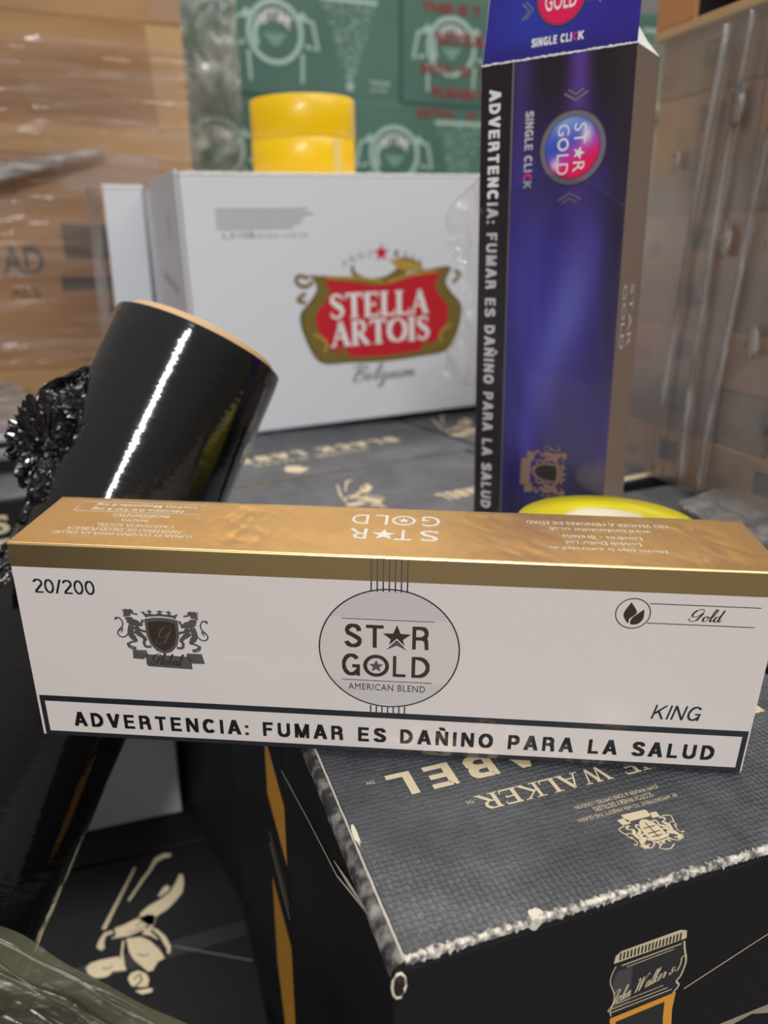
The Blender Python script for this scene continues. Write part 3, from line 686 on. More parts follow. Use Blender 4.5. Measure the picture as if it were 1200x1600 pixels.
mesh('clear_wrap', vs, fs, clear_mat('clear_film_tray', (232, 230, 224), .3, (10, 60, 60), .9, .004), D, MD, smooth=True)

# low cases in the gap
LZ = FZ
ML = frame((-.31, .300, LZ), 0); Lb = jw_box(ML, .355, .249, HA-.0005, 'black whisky case down in the gap with a cream walking figure emblem', lidm=black_side)  # darker lid card: the gap's lack of light put into the colour
f = top_face(Lb, ML, .355, HA-.0005, .15); emblem(f, 355-(-34.1+310), 481.45-300, 1.0)
f.strokes('gold_line_print', [([(355-330, 60), (355-150, 100)], .6), ([(355-352, 120), (355-300, 150)], .6)], tan_strip)
f.strokes('seam_tape', [([(2, 150), (353, 138)], 14)], mat('seam_dark', (44, 42, 46), .3), .05)
ML2 = frame((-.31, .552, LZ), 0); Lb2 = jw_box(ML2, .355, .106, HA, 'black whisky case beneath the small white box in the gap', lidm=black_side)  # lid coloured darker for the shade in the gap
ML0 = frame((-.31, .02, LZ), 0); Lb0 = jw_box(ML0, .355, .276, HA-.001, 'black whisky case at the bottom left under the clear film', lidm=black_side)  # same darkened lid, shade of the gap painted in
MW = frame((-.130, .592, LZ+HA), 0)
W0 = thing('small_white_box', 'plain white box down in the gap behind the black roll', 'box', MW)
box('body', 0, .137, 0, .062, 0, .20, card_white, W0, MW, bev=.001); box('lid', -.0005, .1375, -.0005, .0625, .18, .2015, card_white_side, W0, MW)

for k_i, (y_, lb_) in enumerate(((-.03, 'unseen black case added left of the gap to darken it, nearer of two on the upper layer'), (.24, 'unseen black case added left of the gap to darken it, farther of two on the upper layer'))):
    jw_box(frame((-.60, y_, 1.2-HA), 0), .27, .262, HA, lb_)  # out-of-view cases added to keep light out of the gap
jw_box(frame((-.60, -.03, LZ), 0), .27, .262, HA-.001, 'unseen black case added on the floor left of the gap to darken it, nearer one'); jw_box(frame((-.60, .24, LZ), 0), .27, .262, HA-.001, 'unseen black case added on the floor left of the gap to darken it, farther one')  # lower layer of the added light blockers, also out of view
# ------------------------------------------------------------------ gold carton
ux = V((.9244, -.3813, -.0145)).normalized(); dn = V((.0109, .0641, -.9975)); dn = (dn - ux*dn.dot(ux)).normalized()
C0 = V((-.0482, .2943, 1.2922)); bk = ux.cross(dn)           # bk points away from the viewer
Mc = axes(C0 + dn*.0874, ux, -bk.cross(ux).normalized() if False else bk, -dn)
K = thing('cigarette_carton', 'long white cigarette carton with shiny gold top, lying across the front', 'carton', Mc)
Lc, Hc, Dc = .280, .0874, .0465
def carton_body():
    r = .0009; prof = []
    def corner(cy, cz, a0):
        for i in range(5):
            a = math.radians(a0 + 90*i/4); prof.append((cy + r*math.cos(a), cz + r*math.sin(a)))
    corner(r, r, 180); corner(Dc-r, r, 270); corner(Dc-r, Hc-r, 0); corner(r, Hc-r, 90)
    zb = Hc-.0098                    # bottom of the gold band, split the two long walls there
    P = []
    for i, p in enumerate(prof):
        q = prof[(i+1) % len(prof)]; P.append(p)
        if (p[1]-zb)*(q[1]-zb) < 0: P.append((p[0], zb))
    n = len(P); vs = [(0, y_, z_) for y_, z_ in P] + [(Lc, y_, z_) for y_, z_ in P]; fs, mi = [], []
    for i in range(n):
        j = (i+1) % n; fs.append((i, j, n+j, n+i)[::-1]); mi.append(1 if (P[i][1]+P[j][1])/2 > zb else 0)
    up = [i for i in range(n) if P[i][1] >= zb-1e-9]; lo = [i for i in range(n) if P[i][1] <= zb+1e-9]
    def srt(ids): 
        cy = sum(P[i][0] for i in ids)/len(ids); cz_ = sum(P[i][1] for i in ids)/len(ids)
        return sorted(ids, key=lambda i: math.atan2(P[i][1]-cz_, P[i][0]-cy))
    for ids, m_ in ((srt(up), 1), (srt(lo), 0)):
        fs.append(tuple(ids)[::-1]); mi.append(m_); fs.append(tuple(i+n for i in ids)); mi.append(m_)
    return vs, fs, mi
vs, fs, mi = carton_body()
KB = mesh('carton_body', vs, fs, white, K, Mc, mats=[white, gold], midx=mi)
cf = Face(C0, ux, dn, KB, .06)
cf.rects('warning_frame', [(1.0, 67.5, 279.4, 70.2), (1.0, 84.9, 279.4, 86.9), (1.0, 70.2, 3.0, 84.9), (277.4, 70.2, 279.4, 84.9)], dark_ink)
sans_text(cf, 'ADVERTENCIA: FUMAR ES DA\u00d1INO PARA LA SALUD', 14.0, 75.1, 268.4, 82.0, black_ink, w=.19, track=.27)
sans_text(cf, '20/200', 7.2, 14.6, 30.8, 20.6, dark_ink, w=.11, track=.10)
k1 = (72.8-36.6)/(1086-150)
crest(cf, lambda x, y: (36.6+(x-150)*k1, 25.6+(y-290)*k1*1.10), grey_foil, brown_foil)
script_text(cf, 'G', 51.4, 32.6, 57.4, 40.6, grey_foil, .5, lift=.14)
script_text(cf, 'Global', 48.6, 45.2, 61.0, 50.2, brown_foil, .5, lift=.14)
cx, cy = 141.7, 38.7
cf.disc('oval_ground', cx, cy, 26.4, 25.8, mat('oval_ground', (216, 204, 198), .35, coat=.5), .05)
for i in range(7):
    a_, b_ = 134.9+i*2.2-.25, 134.9+i*2.2+.25
    cf.rect('stripe', a_, 9.9, b_, 14.0, dark_ink, .08); cf.rect('stripe', a_, 64.2, b_, 67.6, dark_ink, .08); cf.rect('stripe', a_, .6, b_, 9.9, grey_foil, .08)
hl = []
for y_ in [14.2+i*.82 for i in range(14)] + [53.4+i*.82 for i in range(13)]:
    h_ = 26.2*math.sqrt(max(0, 1-((y_-cy)/25.8)**2)); hl.append((cx-h_, y_-.11, cx+h_, y_+.11))
cf.rects('fine_lines_upper', hl[:14], line_grey, .07); cf.rects('fine_lines_lower', hl[14:], line_grey, .07)
cf.ring('oval_ring', cx, cy, 26.4, 25.8, .55, dark_ink, lift=.10)
cf.rects('rule_lines', [(124, 25.6, 158.4, 25.9), (123.8, 52.6, 158.3, 52.9)], dark_ink, .09)
sans_text(cf, 'S', 124.9, 27.9, 131.2, 38.2, brown_foil, w=.14, lift=.1)
sans_text(cf, 'T', 133.0, 28.1, 139.6, 38.0, brown_foil, w=.14, lift=.1)
cf.poly('star', star(144.6, 33.3, 5.6), brown_foil, .1)
cf.poly('star_chevron', [(144.6, 34.2), (148.6, 38.6), (144.6, 36.6), (140.6, 38.6)], grey_foil, .13)
cf.strokes('star_chevron_line', [([(140.8, 37.9), (144.6, 33.8), (148.4, 37.9)], .45)], white_ink, .14)
sans_text(cf, 'R', 150.4, 28.0, 156.9, 38.0, brown_foil, w=.14, lift=.1)
sans_text(cf, 'G', 123.9, 41.0, 130.9, 50.9, brown_foil, w=.14, lift=.1)
cf.ring('letter_ring', 136.9, 46.0, 4.2, 4.2, 1.5, brown_foil, lift=.1)
cf.poly('star', star(136.9, 46.2, 2.9, .45), grey_foil, .11)
sans_text(cf, 'L', 143.3, 41.2, 148.2, 50.6, brown_foil, w=.14, lift=.1); sans_text(cf, 'D', 150.4, 41.2, 157.4, 50.6, brown_foil, w=.14, lift=.1)
cf.text('AMERICAN BLEND', 126.2, 54.3, 155.8, 57.2, dark_ink, lift=.1, space=1.1)
cf.ring('leaf_ring', 229.4, 18.5, 6.1, 6.1, .4, brown_foil)
cf.polys('leaf', [smooth([(228.3, 13.9), (230.6, 17.4), (230.2, 19.0), (228.4, 20.8), (228.2, 22.6), (226.6, 20.6), (226.2, 18.2), (228.3, 13.9)]), smooth([(233.2, 16.6), (233.3, 20.4), (231.6, 22.7), (229.0, 22.9), (229.2, 20.6), (231.0, 18.6), (233.2, 16.6)])], brown_foil)
cf.rects('rule_lines', [(234.8, 14.0, 273.6, 14.35), (234.8, 22.0, 272.8, 22.35)], brown_foil)
script_text(cf, 'Gold', 248.8, 15.6, 260.6, 20.6, brown_foil, .55, slant=.3)
sans_text(cf, 'KING', 242.0, 57.4, 259.8, 64.0, dark_ink, w=.11, track=.16, shear=.2)
# gold top face: print reads from behind
ct = Face(C0 + ux*Lc, -ux, bk, KB, .06)
TX = lambda u: 280-u
def ttext(s_, u0, u1, d0, d1, m=white_ink, **k): ct.text(s_, TX(u1), d0, TX(u0), d1, m, **k)
ttext('FUMAR ES DAÑINO PARA LA SALUD', 12.3, 66.1, 9.0, 12.0); ttext('MINISTERIO DE SALUD PUBLICA', 16.1, 60.6, 13.4, 16.2); ttext('Y ASISTENCIA SOCIAL', 26, 57.1, 17.8, 20.4)
ttext('IHADFA', 33.6, 44.6, 22.8, 25.2); ttext('INGREDIENTES:', 28.3, 51.6, 27.4, 30.2)
ttext('Nicotine 0.6 Tar 6 mg', 17.5, 55.5, 33.0, 36.2, bold=.015); ttext('Carbon Monoxide 6 mg', 17.5, 60.0, 37.6, 40.8, bold=.015)
ct.strokes('print_frame', [([(TX(11), 32), (TX(63.3), 32), (TX(63.3), 42), (TX(11), 42), (TX(11), 32)], .35)], white_ink)
ttext('R', 124.6, 131.5, 15.0, 24.4); ct.poly('star', star(TX(138.0), 19.6, 5.0, rot=90), white_ink); ttext('T', 142.0, 148.6, 15.0, 24.4); ttext('S', 151.6, 158.8, 15.0, 24.6)
ttext('D', 124.4, 131.0, 29.0, 38.4); ttext('L', 133.8, 138.8, 29.0, 38.4); ct.ring('letter_ring', TX(145.0), 33.6, 4.2, 4.2, 1.1, white_ink); ct.poly('star', star(TX(145.0), 33.6, 2.6, rot=90), white_ink); ttext('G', 152.2, 159.4, 28.8, 38.6)
ttext('Hecho bajo la autoridad de', 199.6, 242.5, 12.2, 15.6); ttext('London Dollar Ltd', 206.6, 234.3, 17.4, 20.4); ttext('Londres - Bretaña', 205.9, 235.7, 22.6, 25.8); ttext('www.londondollar.co.uk', 201.5, 240.7, 29.4, 32.6); ttext('NO VENDER A MENORES DE EDAD', 193.5, 248.6, 35.4, 38.4)
# cling wrap over the top: folded end patches with real relief
def g1_(x, c, s_): return math.exp(-((x-c)/s_)**2)
def wrap_patch(u0, u1, d0, d1, seed, amp, name='clear_wrapper', nu=70, nd=24):
    vs, fs = [], []
    for i in range(nu+1):
        for j in range(nd+1):
            u_, d_ = u0+(u1-u0)*i/nu, d0+(d1-d0)*j/nd
            e = min(i/nu, 1-i/nu, 1)*6; e = min(1, e)*min(1, min(j/nd, 1-j/nd)*6)
            q = noise.noise(V((u_*.09+seed, d_*.02-u_*.05, seed)))*.6 + noise.noise(V((u_*.35-d_*.12, d_*.05, seed+4)))*.3 + abs(noise.noise(V((u_*.22+d_*.25, d_*.06, seed+7))))*.7
            wz = .08 + .9*g1_(u_, 84, 16) + .8*g1_(u_, 184, 18) + 1.3*g1_(u_, 266, 18); vs.append(C0 + ux*(u_/1000) + bk*(d_/1000) - dn*(.0002 + amp*wz*e*abs(q)))
    for i in range(nu):
        for j in range(nd): fs.append((i*(nd+1)+j, (i+1)*(nd+1)+j, (i+1)*(nd+1)+j+1, i*(nd+1)+j+1))
    mesh(name, vs, fs, wrapclear, K, smooth=True)
wrapclear = clear_mat('carton_wrap', (254, 253, 250), .02, (200, 80, 80), .2, .001, rough=.22, gl=.4)
wrap_patch(.5, 279.5, .8, 46, 1.3, .0011, nu=260, nd=26)

# ------------------------------------------------------------------ purple carton standing open
pu = V((.6166, -.7871, .0175)).normalized(); pd = V((.0199, -.0067, -.9998)); pd = (pd - pu*pd.dot(pu)).normalized()
P0 = V((.2012, .4333, 1.488)); pb = pu.cross(pd); WP, HP, DP = .0842, .2872, .0405
Mp = axes(P0 + pd*HP, pu, pb, -pd)
Q = thing('purple_cigarette_carton', 'tall purple cigarette carton standing on end with its top flap open', 'carton', Mp)
side_brown = mat('carton_side_bronze', (150, 130, 116), .42, metal=.35, coat=.3)
# colour design printed on the panel, given per vertex as flat print
def vcol_grid(name, x0, y0, x1, y1, nx, ny, fn, face, lift, m):
    vs, fs, cs = [], [], []
    for j in range(ny+1):
        for i in range(nx+1):
            x_, y_ = x0+(x1-x0)*i/nx, y0+(y1-y0)*j/ny
            vs.append((x_/1000, -y_/1000, lift/1000)); cs.append(s2l(fn(x_, y_)))
    for j in range(ny):
        for i in range(nx): a = j*(nx+1)+i; fs.append((a, a+nx+1, a+nx+2, a+1))
    o = mesh(name, vs, fs, m, face.parent, face.M)
    ca = o.data.color_attributes.new('print', 'FLOAT_COLOR', 'POINT')
    for i, c in enumerate(cs): ca.data[i].color = c
    return o
def vmat(name, rough, coat):
    m = mat(name, (60, 50, 120), rough, coat=coat); n, l, b = nodes(m)
    a = n.new('ShaderNodeAttribute'); a.attribute_name = 'print'; l.new(a.outputs['Color'], b.inputs['Base Color']); return m
pm = vmat('purple_print', .22, .5)
def lerp3(a, b, t): t = max(0, min(1, t)); return tuple(a[i]*(1-t)+b[i]*t for i in range(3))
def g1(x, c, s_): return math.exp(-((x-c)/s_)**2)
def pcol(x, y):
    u_, v_ = x/84, y/287
    c = lerp3((42, 32, 40), (62, 50, 140), (v_-.04)*3.4 if u_ > .2 else (v_-.1)*1.2)
    c = lerp3(c, (112, 70, 178), .85*g1(u_, .66 + .1*v_, .07+.12*v_)*max(0, 1-v_*1.6))
    c = lerp3(c, (90, 70, 170), .6*g1(u_, .28, .08)*max(0, 1-v_*2))
    c = lerp3(c, (124, 124, 214), .95*g1(v_, .47, .17)*g1(u_, .62 - (v_-.48)*.9, .16))
    c = lerp3(c, (92, 84, 200), .7*g1(v_, .40, .2)*g1(u_, .40, .2))
    c = lerp3(c, (84, 76, 200), .9*g1(v_, .70, .16)*g1(u_, .42, .05))
    c = lerp3(c, (84, 88, 124), .7*g1(v_, .78, .16)*g1(u_, .75, .2))
    c = lerp3(c, (30, 28, 44), max(0, (v_-.70)*3.2)*.85)
    if u_ > .84: c = lerp3(c, (52, 44, 50), min(1, (u_-.84)*9)*max(0, 1-v_*1.3))
    return c
# carton walls: open box without a top
th = .0006
box('back_panel', 0, WP, DP-th, DP, 0, HP, side_brown, Q, Mp); FPN = box('front_panel', 0, WP, 0, th, 0, HP, mat('purple_base', (46, 36, 80), .3, coat=.4), Q, Mp); pf = Face(P0, pu, pd, FPN, .12)
SPN = box('side_panel', WP-th, WP, 0, DP, 0, HP, side_brown, Q, Mp, bev=.0002); box('side_panel', 0, th, 0, DP, 0, HP, side_brown, Q, Mp); box('bottom_panel', 0, WP, 0, DP, 0, th, side_brown, Q, Mp)
vcol_grid('front_print', 18.8, .2, 84.0, 287, 44, 120, pcol, pf, .10, pm)
pf.rect('warning_strip', .2, .2, 18.4, 287, mat('strip_dark', (40, 28, 38), .28, coat=.5), .10)
pf.rect('silver_line', 18.4, 0, 19.3, 287, silver, .13)
rt_ = lambda face, x0, y0: Face(face.o + face.ux*(x0/1000) + face.dn*(y0/1000), face.dn, -face.ux, face.parent, .16)
fr_ = rt_(pf, 0, 0)          # x runs down the carton, y runs to the left (-u)
sans_text(fr_, 'ADVERTENCIA: FUMAR ES DA\u00d1INO PARA LA SALUD', 12.4, -11.8, 252.4, -5.0, white_ink, w=.21, track=.22)
sans_text(fr_, 'SINGLE CLI', 24.8, -31.6, 54.6, -26.8, pale_silver, w=.20, track=.14); sans_text(fr_, 'K', 59.4, -31.6, 62.8, -26.8, pale_silver, w=.20); fr_.ring('click_letter', 57.6, -29.2, 1.6, 1.9, 1.2, chain_pink, 40, 320)
def button(face, cx, cy, r, ri, turned):
    face.disc('button_ring', cx, cy, r, r, mat('button_ring', (150, 144, 160), .3, metal=.5), .14)
    face.ring('button_ring_edge', cx, cy, r*.985, r*.985, r*.05, mat('ring_dark', (60, 50, 70), .4), lift=.16)
    vs, fs, cs = [], [], []; n, k = 48, 14
    for j in range(k+1):
        for i in range(n):
            a = 2*math.pi*i/n; q = j/k; x_, y_ = math.cos(a)*q, math.sin(a)*q
            d_ = (x_*.45 + y_)*.75 if turned else y_*1.0 + .35
            c = lerp3((150, 180, 236), (92, 96, 206), (d_+.75)*1.8)
            c = lerp3(c, (206, 70, 180), (d_+.22)*2.6); c = lerp3(c, (246, 30, 96), (d_-.1)*2.6)
            if turned: c = lerp3(c, (60, 90, 200), .8*g1(x_, -.75, .35)*g1(y_, -.1, .5))
            c = lerp3(c, (255, 244, 250), .9*g1(x_, .5, .2)*g1(y_, -.42, .3) + .85*g1(x_, -.6, .16)*g1(y_, .5, .18) if turned else 0)
            c = lerp3(c, (40, 20, 80), max(0, q-.92)*6)
            dome = .0012*math.sqrt(max(0, 1-q*q))*0
            vs.append(((cx+x_*ri)/1000, -(cy+y_*ri)/1000, .00018+dome)); cs.append(s2l(c))
    for j in range(k):
        for i in range(n):
            a, b_ = j*n+i, j*n+(i+1) % n; fs.append((a, a+n, b_+n, b_) if j else (a, a+n, b_+n))
    fs = [f_[::-1] for f_ in fs]
    o = mesh('button', vs, fs, pm, face.parent, face.M); ca = o.data.color_attributes.new('print', 'FLOAT_COLOR', 'POINT')
    for i, c in enumerate(cs): ca.data[i].color = c
button(pf, 53.9, 44.6, 18.6, 15.2, True)
fr_.text('ST', 33.0, -61.0, 42.8, -54.6, white_ink, bold=.0, lift=.2); fr_.poly('star', star(47.2, -57.6, 3.4), white_ink, .2); fr_.text('R', 51.4, -61.0, 56.4, -54.8, white_ink, lift=.2)
fr_.text('G', 33.0, -52.0, 38.4, -45.6, white_ink, lift=.2); fr_.ring('letter_ring', 42.6, -48.8, 2.6, 2.6, 1.1, white_ink, lift=.2); fr_.text('LD', 47.4, -52.0, 57.4, -45.6, white_ink, lift=.2)
def chev(face, cx, cy, s_, up, m=silver):
    face.strokes('chevron', [([(cx-6.2*s_, cy-3.4*up*s_), (cx, cy), (cx+6.2*s_, cy-3.4*up*s_)], 1.1*s_), ([(cx-4.2*s_, cy-5.0*up*s_), (cx, cy-2.6*up*s_), (cx+4.2*s_, cy-5.0*up*s_)], .9*s_)], m, .16)
chev(pf, 54.4, 22.0, 1, 1); chev(pf, 53.8, 66.6, 1, -1)
k2 = .029
crest(pf, lambda x, y: (46.5 + (290-y)*-k2*-1*-1 if False else 31.5 + (905-y)*.048, 206 + (x-150)*.036), mat('rose_foil', (186, 150, 122), .4, metal=.3), mat('crest_field', (52, 46, 48), .4), lift=.16)
fs_ = Face(P0 + pu*WP, pb, pd, SPN, .12); fsr = rt_(fs_, 0, 0)
fsr.text('STAR', 114, -27.6, 149, -20.6, pale_silver); fsr.text('GOLD', 114, -14.6, 149, -7.6, pale_silver)
# flap: hinged on the front edge, leaning slightly back
fl_u = pu; fl_up = (-pd + pb*.04).normalized()
FHh = .062
def quad_panel(name, pts, t_, nrm, m, parent):
    vs = [V(p) for p in pts] + [V(p) - nrm*t_ for p in pts]; n = len(pts)
    fs = [tuple(range(n)), tuple(range(n, 2*n))[::-1]] + [(i, i+n, (i+1) % n+n, (i+1) % n) for i in range(n)]
    return mesh(name, vs, fs, m, parent)
fn_ = pu.cross(fl_up)
pf0 = P0 - pd*.0003
flap = quad_panel('top_flap', [pf0 + pu*.0004, pf0 + pu*(WP-.0004), pf0 + pu*(WP+.001) + fl_up*FHh, pf0 + pu*.006 + fl_up*FHh], .0006, fn_, white_ink, Q)
fp = Face(pf0 + fl_up*FHh, pu, -fl_up, flap, .2)
def fcol(x, y):
    c = lerp3((56, 44, 150), (48, 64, 176), g1(x, 30, 22)*g1(y, 42, 18)); c = lerp3(c, (120, 130, 220), .5*g1(y-x*.0, 40-(x-50)*.12, 1.0) if x > 45 else 0)
    return lerp3(c, (44, 34, 110), (y-52)*.06)
def flap_grid():
    vs, fs, cs = [], [], []; nx, ny = 30, 24
    for j in range(ny+1):
        y_ = 62*j/ny; xl = 6*(1-y_/62)+.5; xr = 84.2 + (1-y_/62)*.8
        for i in range(nx+1):
            x_ = xl+(xr-xl)*i/nx; vs.append((x_/1000, -y_/1000, .00010)); cs.append(s2l(fcol(x_, y_)))
    for j in range(ny):
        for i in range(nx): a = j*(nx+1)+i; fs.append((a, a+nx+1, a+nx+2, a+1))
    o = mesh('flap_print', vs, fs, pm, flap, fp.M); ca = o.data.color_attributes.new('print', 'FLOAT_COLOR', 'POINT')
    for i, c in enumerate(cs): ca.data[i].color = c
flap_grid()
button(fp, 43.5, 62-26.0, 13.6, 12.8, False)
fp.text('STAR', 35.6, 24.6, 51.6, 31.4, white_ink, lift=.2); fp.text('GOLD', 35.0, 33.4, 52.0, 42.0, white_ink, bold=.01, lift=.2)
sans_text(fp, 'SINGLE CLI', 28.7, 53.2, 50.4, 57.2, white_ink, w=.22, track=.14); sans_text(fp, 'K', 53.8, 53.2, 56.6, 57.2, white_ink, w=.22); fp.ring('click_letter', 52.5, 55.2, 1.1, 1.5, .9, chain_pink, 40, 320)
fp2 = rt_(fp, 0, 0)
fp.strokes('chevron', [([(22.6, 36.4), (26.4, 40.2), (22.6, 44)], .9), ([(24.6, 35.8), (28.6, 39.8), (24.6, 43.8)], .8), ([(64.4, 34), (60.6, 38), (64.4, 42)], .9)], silver)
worn_ribbon('torn_crease', P0 + pu*.0003, P0 + pu*WP, -pd, fn_, .0007, 90, Q, m=white_ink, seed=12)
quad_panel('dust_flap', [P0+pu*WP + pb*.001, P0+pu*WP+pb*.040, P0+pu*(WP-.004)+pb*.030-pd*.006, P0+pu*(WP-.012)+pb*.004-pd*.024], .0005, pu, white_ink, Q)
# torn clear wrapper clinging to it
wrap_m = clear_mat('torn_wrap', (250, 250, 250), .04, (50, 50, 30), .5, .003, gl=.45)
vs, fs = [], []
nx, ny = 26, 50
for j in range(ny+1):
    y_ = .058 + (.287-.058)*j/ny
    for i in range(nx+1):
        x_ = WP*i/nx
        top = .050 + .016*math.cos((i/nx-.45)*3.0) if j == 0 else 0
        yy = (.074 - .018*math.sin(i/nx*3.14)) if j == 0 else y_ + .010
        vs.append(P0 + pu*x_ + pd*min(yy, .2868) - pb*(.0009 + .0010*abs(noise.noise(V((x_*40, y_*12, 3))))))
for j in range(ny):
    for i in range(nx): a = j*(nx+1)+i; fs.append((a, a+nx+1, a+nx+2, a+1))
mesh('clear_wrapper', vs, fs, clear_mat('clinging_wrap', (252, 252, 254), .02, (30, 30, 12), .35, .003, gl=.35), Q, smooth=True)
# loose crumpled part sticking out to the left
rnd = random.Random(5)
outl = [(.000, .055), (-.006, .058), (-.016, .066), (-.021, .078), (-.020, .094), (-.013, .108), (-.010, .124), (-.014, .142), (-.022, .156), (-.026, .168), (-.018, .178), (-.008, .176), (-.002, .176)]
nx, ny = 16, 60; vs, fs = [], []
def left_edge(y_):
    for (x1, y1), (x2, y2) in zip(outl, outl[1:]):
        if y1 <= y_ <= max(y2, y1+1e-6): return x1 + (x2-x1)*(y_-y1)/(y2-y1+1e-9)
    return -.003
for j in range(ny+1):
    y_ = .0551 + (.1755-.0551)*j/ny; le = left_edge(y_)
    for i in range(nx+1):
        t_ = i/nx; x_ = le*(1-t_) + .0002
        dz = .006*noise.noise(V((x_*90, y_*45, 7))) + .004*noise.noise(V((x_*240, y_*160, 2))) + .010*math.sin(t_*3.14)*.5
        vs.append(P0 + pu*x_ + pd*y_ + pb*(.002*t_ + dz*(1-t_*.8)))
for j in range(ny):
    for i in range(nx): a = j*(nx+1)+i; fs.append((a, a+nx+1, a+nx+2, a+1))
mesh('torn_wrapper', vs, fs, film_c, Q, smooth=True)

# ------------------------------------------------------------------ yellow tape roll on the cases
Mt = frame((.2330, .3245, 1.2), 0)
T1 = thing('tape_roll', 'yellow packing tape roll lying flat behind the gold carton', 'tape', Mt)
tube_ring('tape', .0245, .0475, .0575, yellow2, T1, Mt, 72); tube_ring('cardboard_core', .0215, .0245, .0575, card_edge, T1, Mt, 64)

# ------------------------------------------------------------------ black stretch film roll
ax = V((.4782, .2519, .8413)).normalized(); top = V((.0429, .4710, 1.3401)); LR = .470; RR = .0505
base = top - ax*LR; sx_ = ax.cross(V((0, 0, 1))).normalized(); sy_ = ax.cross(sx_)
Mr = axes(base, sx_, sy_, ax)
Rr = thing('stretch_film_roll', 'glossy black stretch film roll leaning diagonally behind the gold carton', 'film roll', Mr)
def roll_mesh():
    n, k = 96, 90; vs, fs = [], []
    for j in range(k+1):
        z = LR*j/k
        for i in range(n):
            a = 2*math.pi*i/n
            r = RR + .00035*noise.noise(V((math.cos(a)*2, math.sin(a)*2, z*9))) + .00012*noise.noise(V((math.cos(a)*5, math.sin(a)*5, z*160)))
            if j in (0, k): r -= .0004
            vs.append((r*math.cos(a), r*math.sin(a), z))
    for j in range(k):
        for i in range(n): q = (i+1) % n; fs.append((j*n+i, j*n+q, (j+1)*n+q, (j+1)*n+i))
    b = len(vs)
    for z in (0, LR):
        for r in (.040, RR-.0006):
            for i in range(n): a = 2*math.pi*i/n; vs.append((r*math.cos(a), r*math.sin(a), z))
    for i in range(n):
        q = (i+1) % n; fs.append((b+n+i, b+i, b+q, b+n+q)); fs.append((b+3*n+i, b+3*n+q, b+2*n+q, b+2*n+i))
    return vs, fs
vs, fs = roll_mesh(); mesh('film_windings', vs, fs, black_film, Rr, Mr, smooth=True)
tube_ring('cardboard_core', .0385, .0442, LR+.0046, core, Rr, Mr, 72)
# crumpled loose film end beside the roll
def crumple_blob(name, c, ext, seed, m, parent, amp=.5):
    bm = bmesh.new(); bmesh.ops.create_icosphere(bm, subdivisions=5, radius=1)
    for v in bm.verts:
        p = v.co.copy()
        q = 1 + amp*noise.noise(p*1.6+V((seed, 0, 0))) + amp*.75*abs(noise.noise(p*4+V((0, seed, 0)))) + amp*.5*noise.noise(p*9+V((0, seed, 2)))
        v.co = V((p.x*q*ext[0], p.y*q*ext[1], p.z*q*ext[2])) 
    return bm_obj(name, bm, m, parent, Matrix.Translation(V(c)), smooth=False)
LF = thing('loose_black_film', 'crumpled shiny black film tail sticking out left of the roll', 'plastic film', frame((-.035, .452, 1.245)))
def film_tail():
    # strip following the roll's left side, bunched and pleated
    path = [(-.012, .470, 1.339), (-.030, .468, 1.330), (-.036, .460, 1.312), (-.046, .452, 1.297), (-.040, .447, 1.284), (-.036, .441, 1.270), (-.050, .430, 1.256), (-.066, .416, 1.246), (-.078, .404, 1.236)]
    wid = [.010, .024, .026, .030, .024, .020, .026, .022, .014]
    nx, ny = 26, 110; vs, fs = [], []
    for j in range(ny+1):
        t_ = j/ny*(len(path)-1); k = min(int(t_), len(path)-2); fct = t_-k
        p = V(path[k]).lerp(V(path[k+1]), fct); w_ = wid[k]*(1-fct)+wid[k+1]*fct
        for i in range(nx+1):
            s_ = (i/nx-.5)*w_*(1+.35*noise.noise(V((j*.16, i*.03, 5))))
            c = V((s_*.95, s_*-.30, s_*.10))
            n1 = V((-.25, -.9, .2))*(.009*noise.noise(V((i*.32, j*.16, 1))) + .006*abs(noise.noise(V((i*.7, j*.4, 4)))) + .003*noise.noise(V((i*1.3, j*1.1, 9))))
            vs.append(p + c + n1)
    for j in range(ny):
        for i in range(nx): a = j*(nx+1)+i; fs.append((a, a+nx+1, a+nx+2, a+1))
    return vs, fs
vs, fs = film_tail(); vs = [v + V((-.004, -.012, -.006)) for v in vs]; mesh('pleated_tail', vs, fs, crumple, LF, smooth=True)
crumple_blob('crumpled_bunch', (-.046, .443, 1.290), (.0155, .009, .023), 3.1, crumple, LF, .6)
crumple_blob('crumpled_bunch', (-.027, .447, 1.308), (.016, .008, .012), 8.4, crumple, LF, .6)
crumple_blob('crumpled_bunch', (-.043, .428, 1.260), (.013, .008, .021), 5.4, crumple, LF, .6)

# ------------------------------------------------------------------ white beer case
YS = math.radians(6.0); TS = math.radians(1.5)
MS = Matrix.Translation(V((.0740, .8220, 1.2006))) @ Matrix.Rotation(YS, 4, 'Z') @ Matrix.Rotation(-TS, 4, 'Y')
WS, DS, HS = .415, .262, .262
S = thing('beer_case', 'white beer case with red and gold logo standing on the black cases', 'box', MS)
SB = box('body', 0, WS, 0, DS, 0, HS-.002, card_white, S, MS, bev=.002)
box('top_flap', 0, WS, 0, DS/2-.001, HS-.002, HS, card_white_side, S, MS, bev=.0005); box('top_flap', 0, WS, DS/2+.001, DS, HS-.002, HS, card_white_side, S, MS, bev=.0005)
EF = box('end_flap', -.0035, -.0005, .004, DS*.62, .0, HS+.003, card_white_side, S, MS, bev=.0008)
worn_ribbon('torn_top_edge', MS @ V((0, 0, HS)), MS @ V((WS, 0, HS)), (0, 0, 1), (-.1, -.99, 0), .003, 120, S, m=white_ink, seed=22)
S3 = MS.to_3x3(); so = MS @ V((0, 0, HS))
sf = Face(so, S3 @ V((1, 0, 0)), S3 @ V((0, 0, -1)), SB, .3)
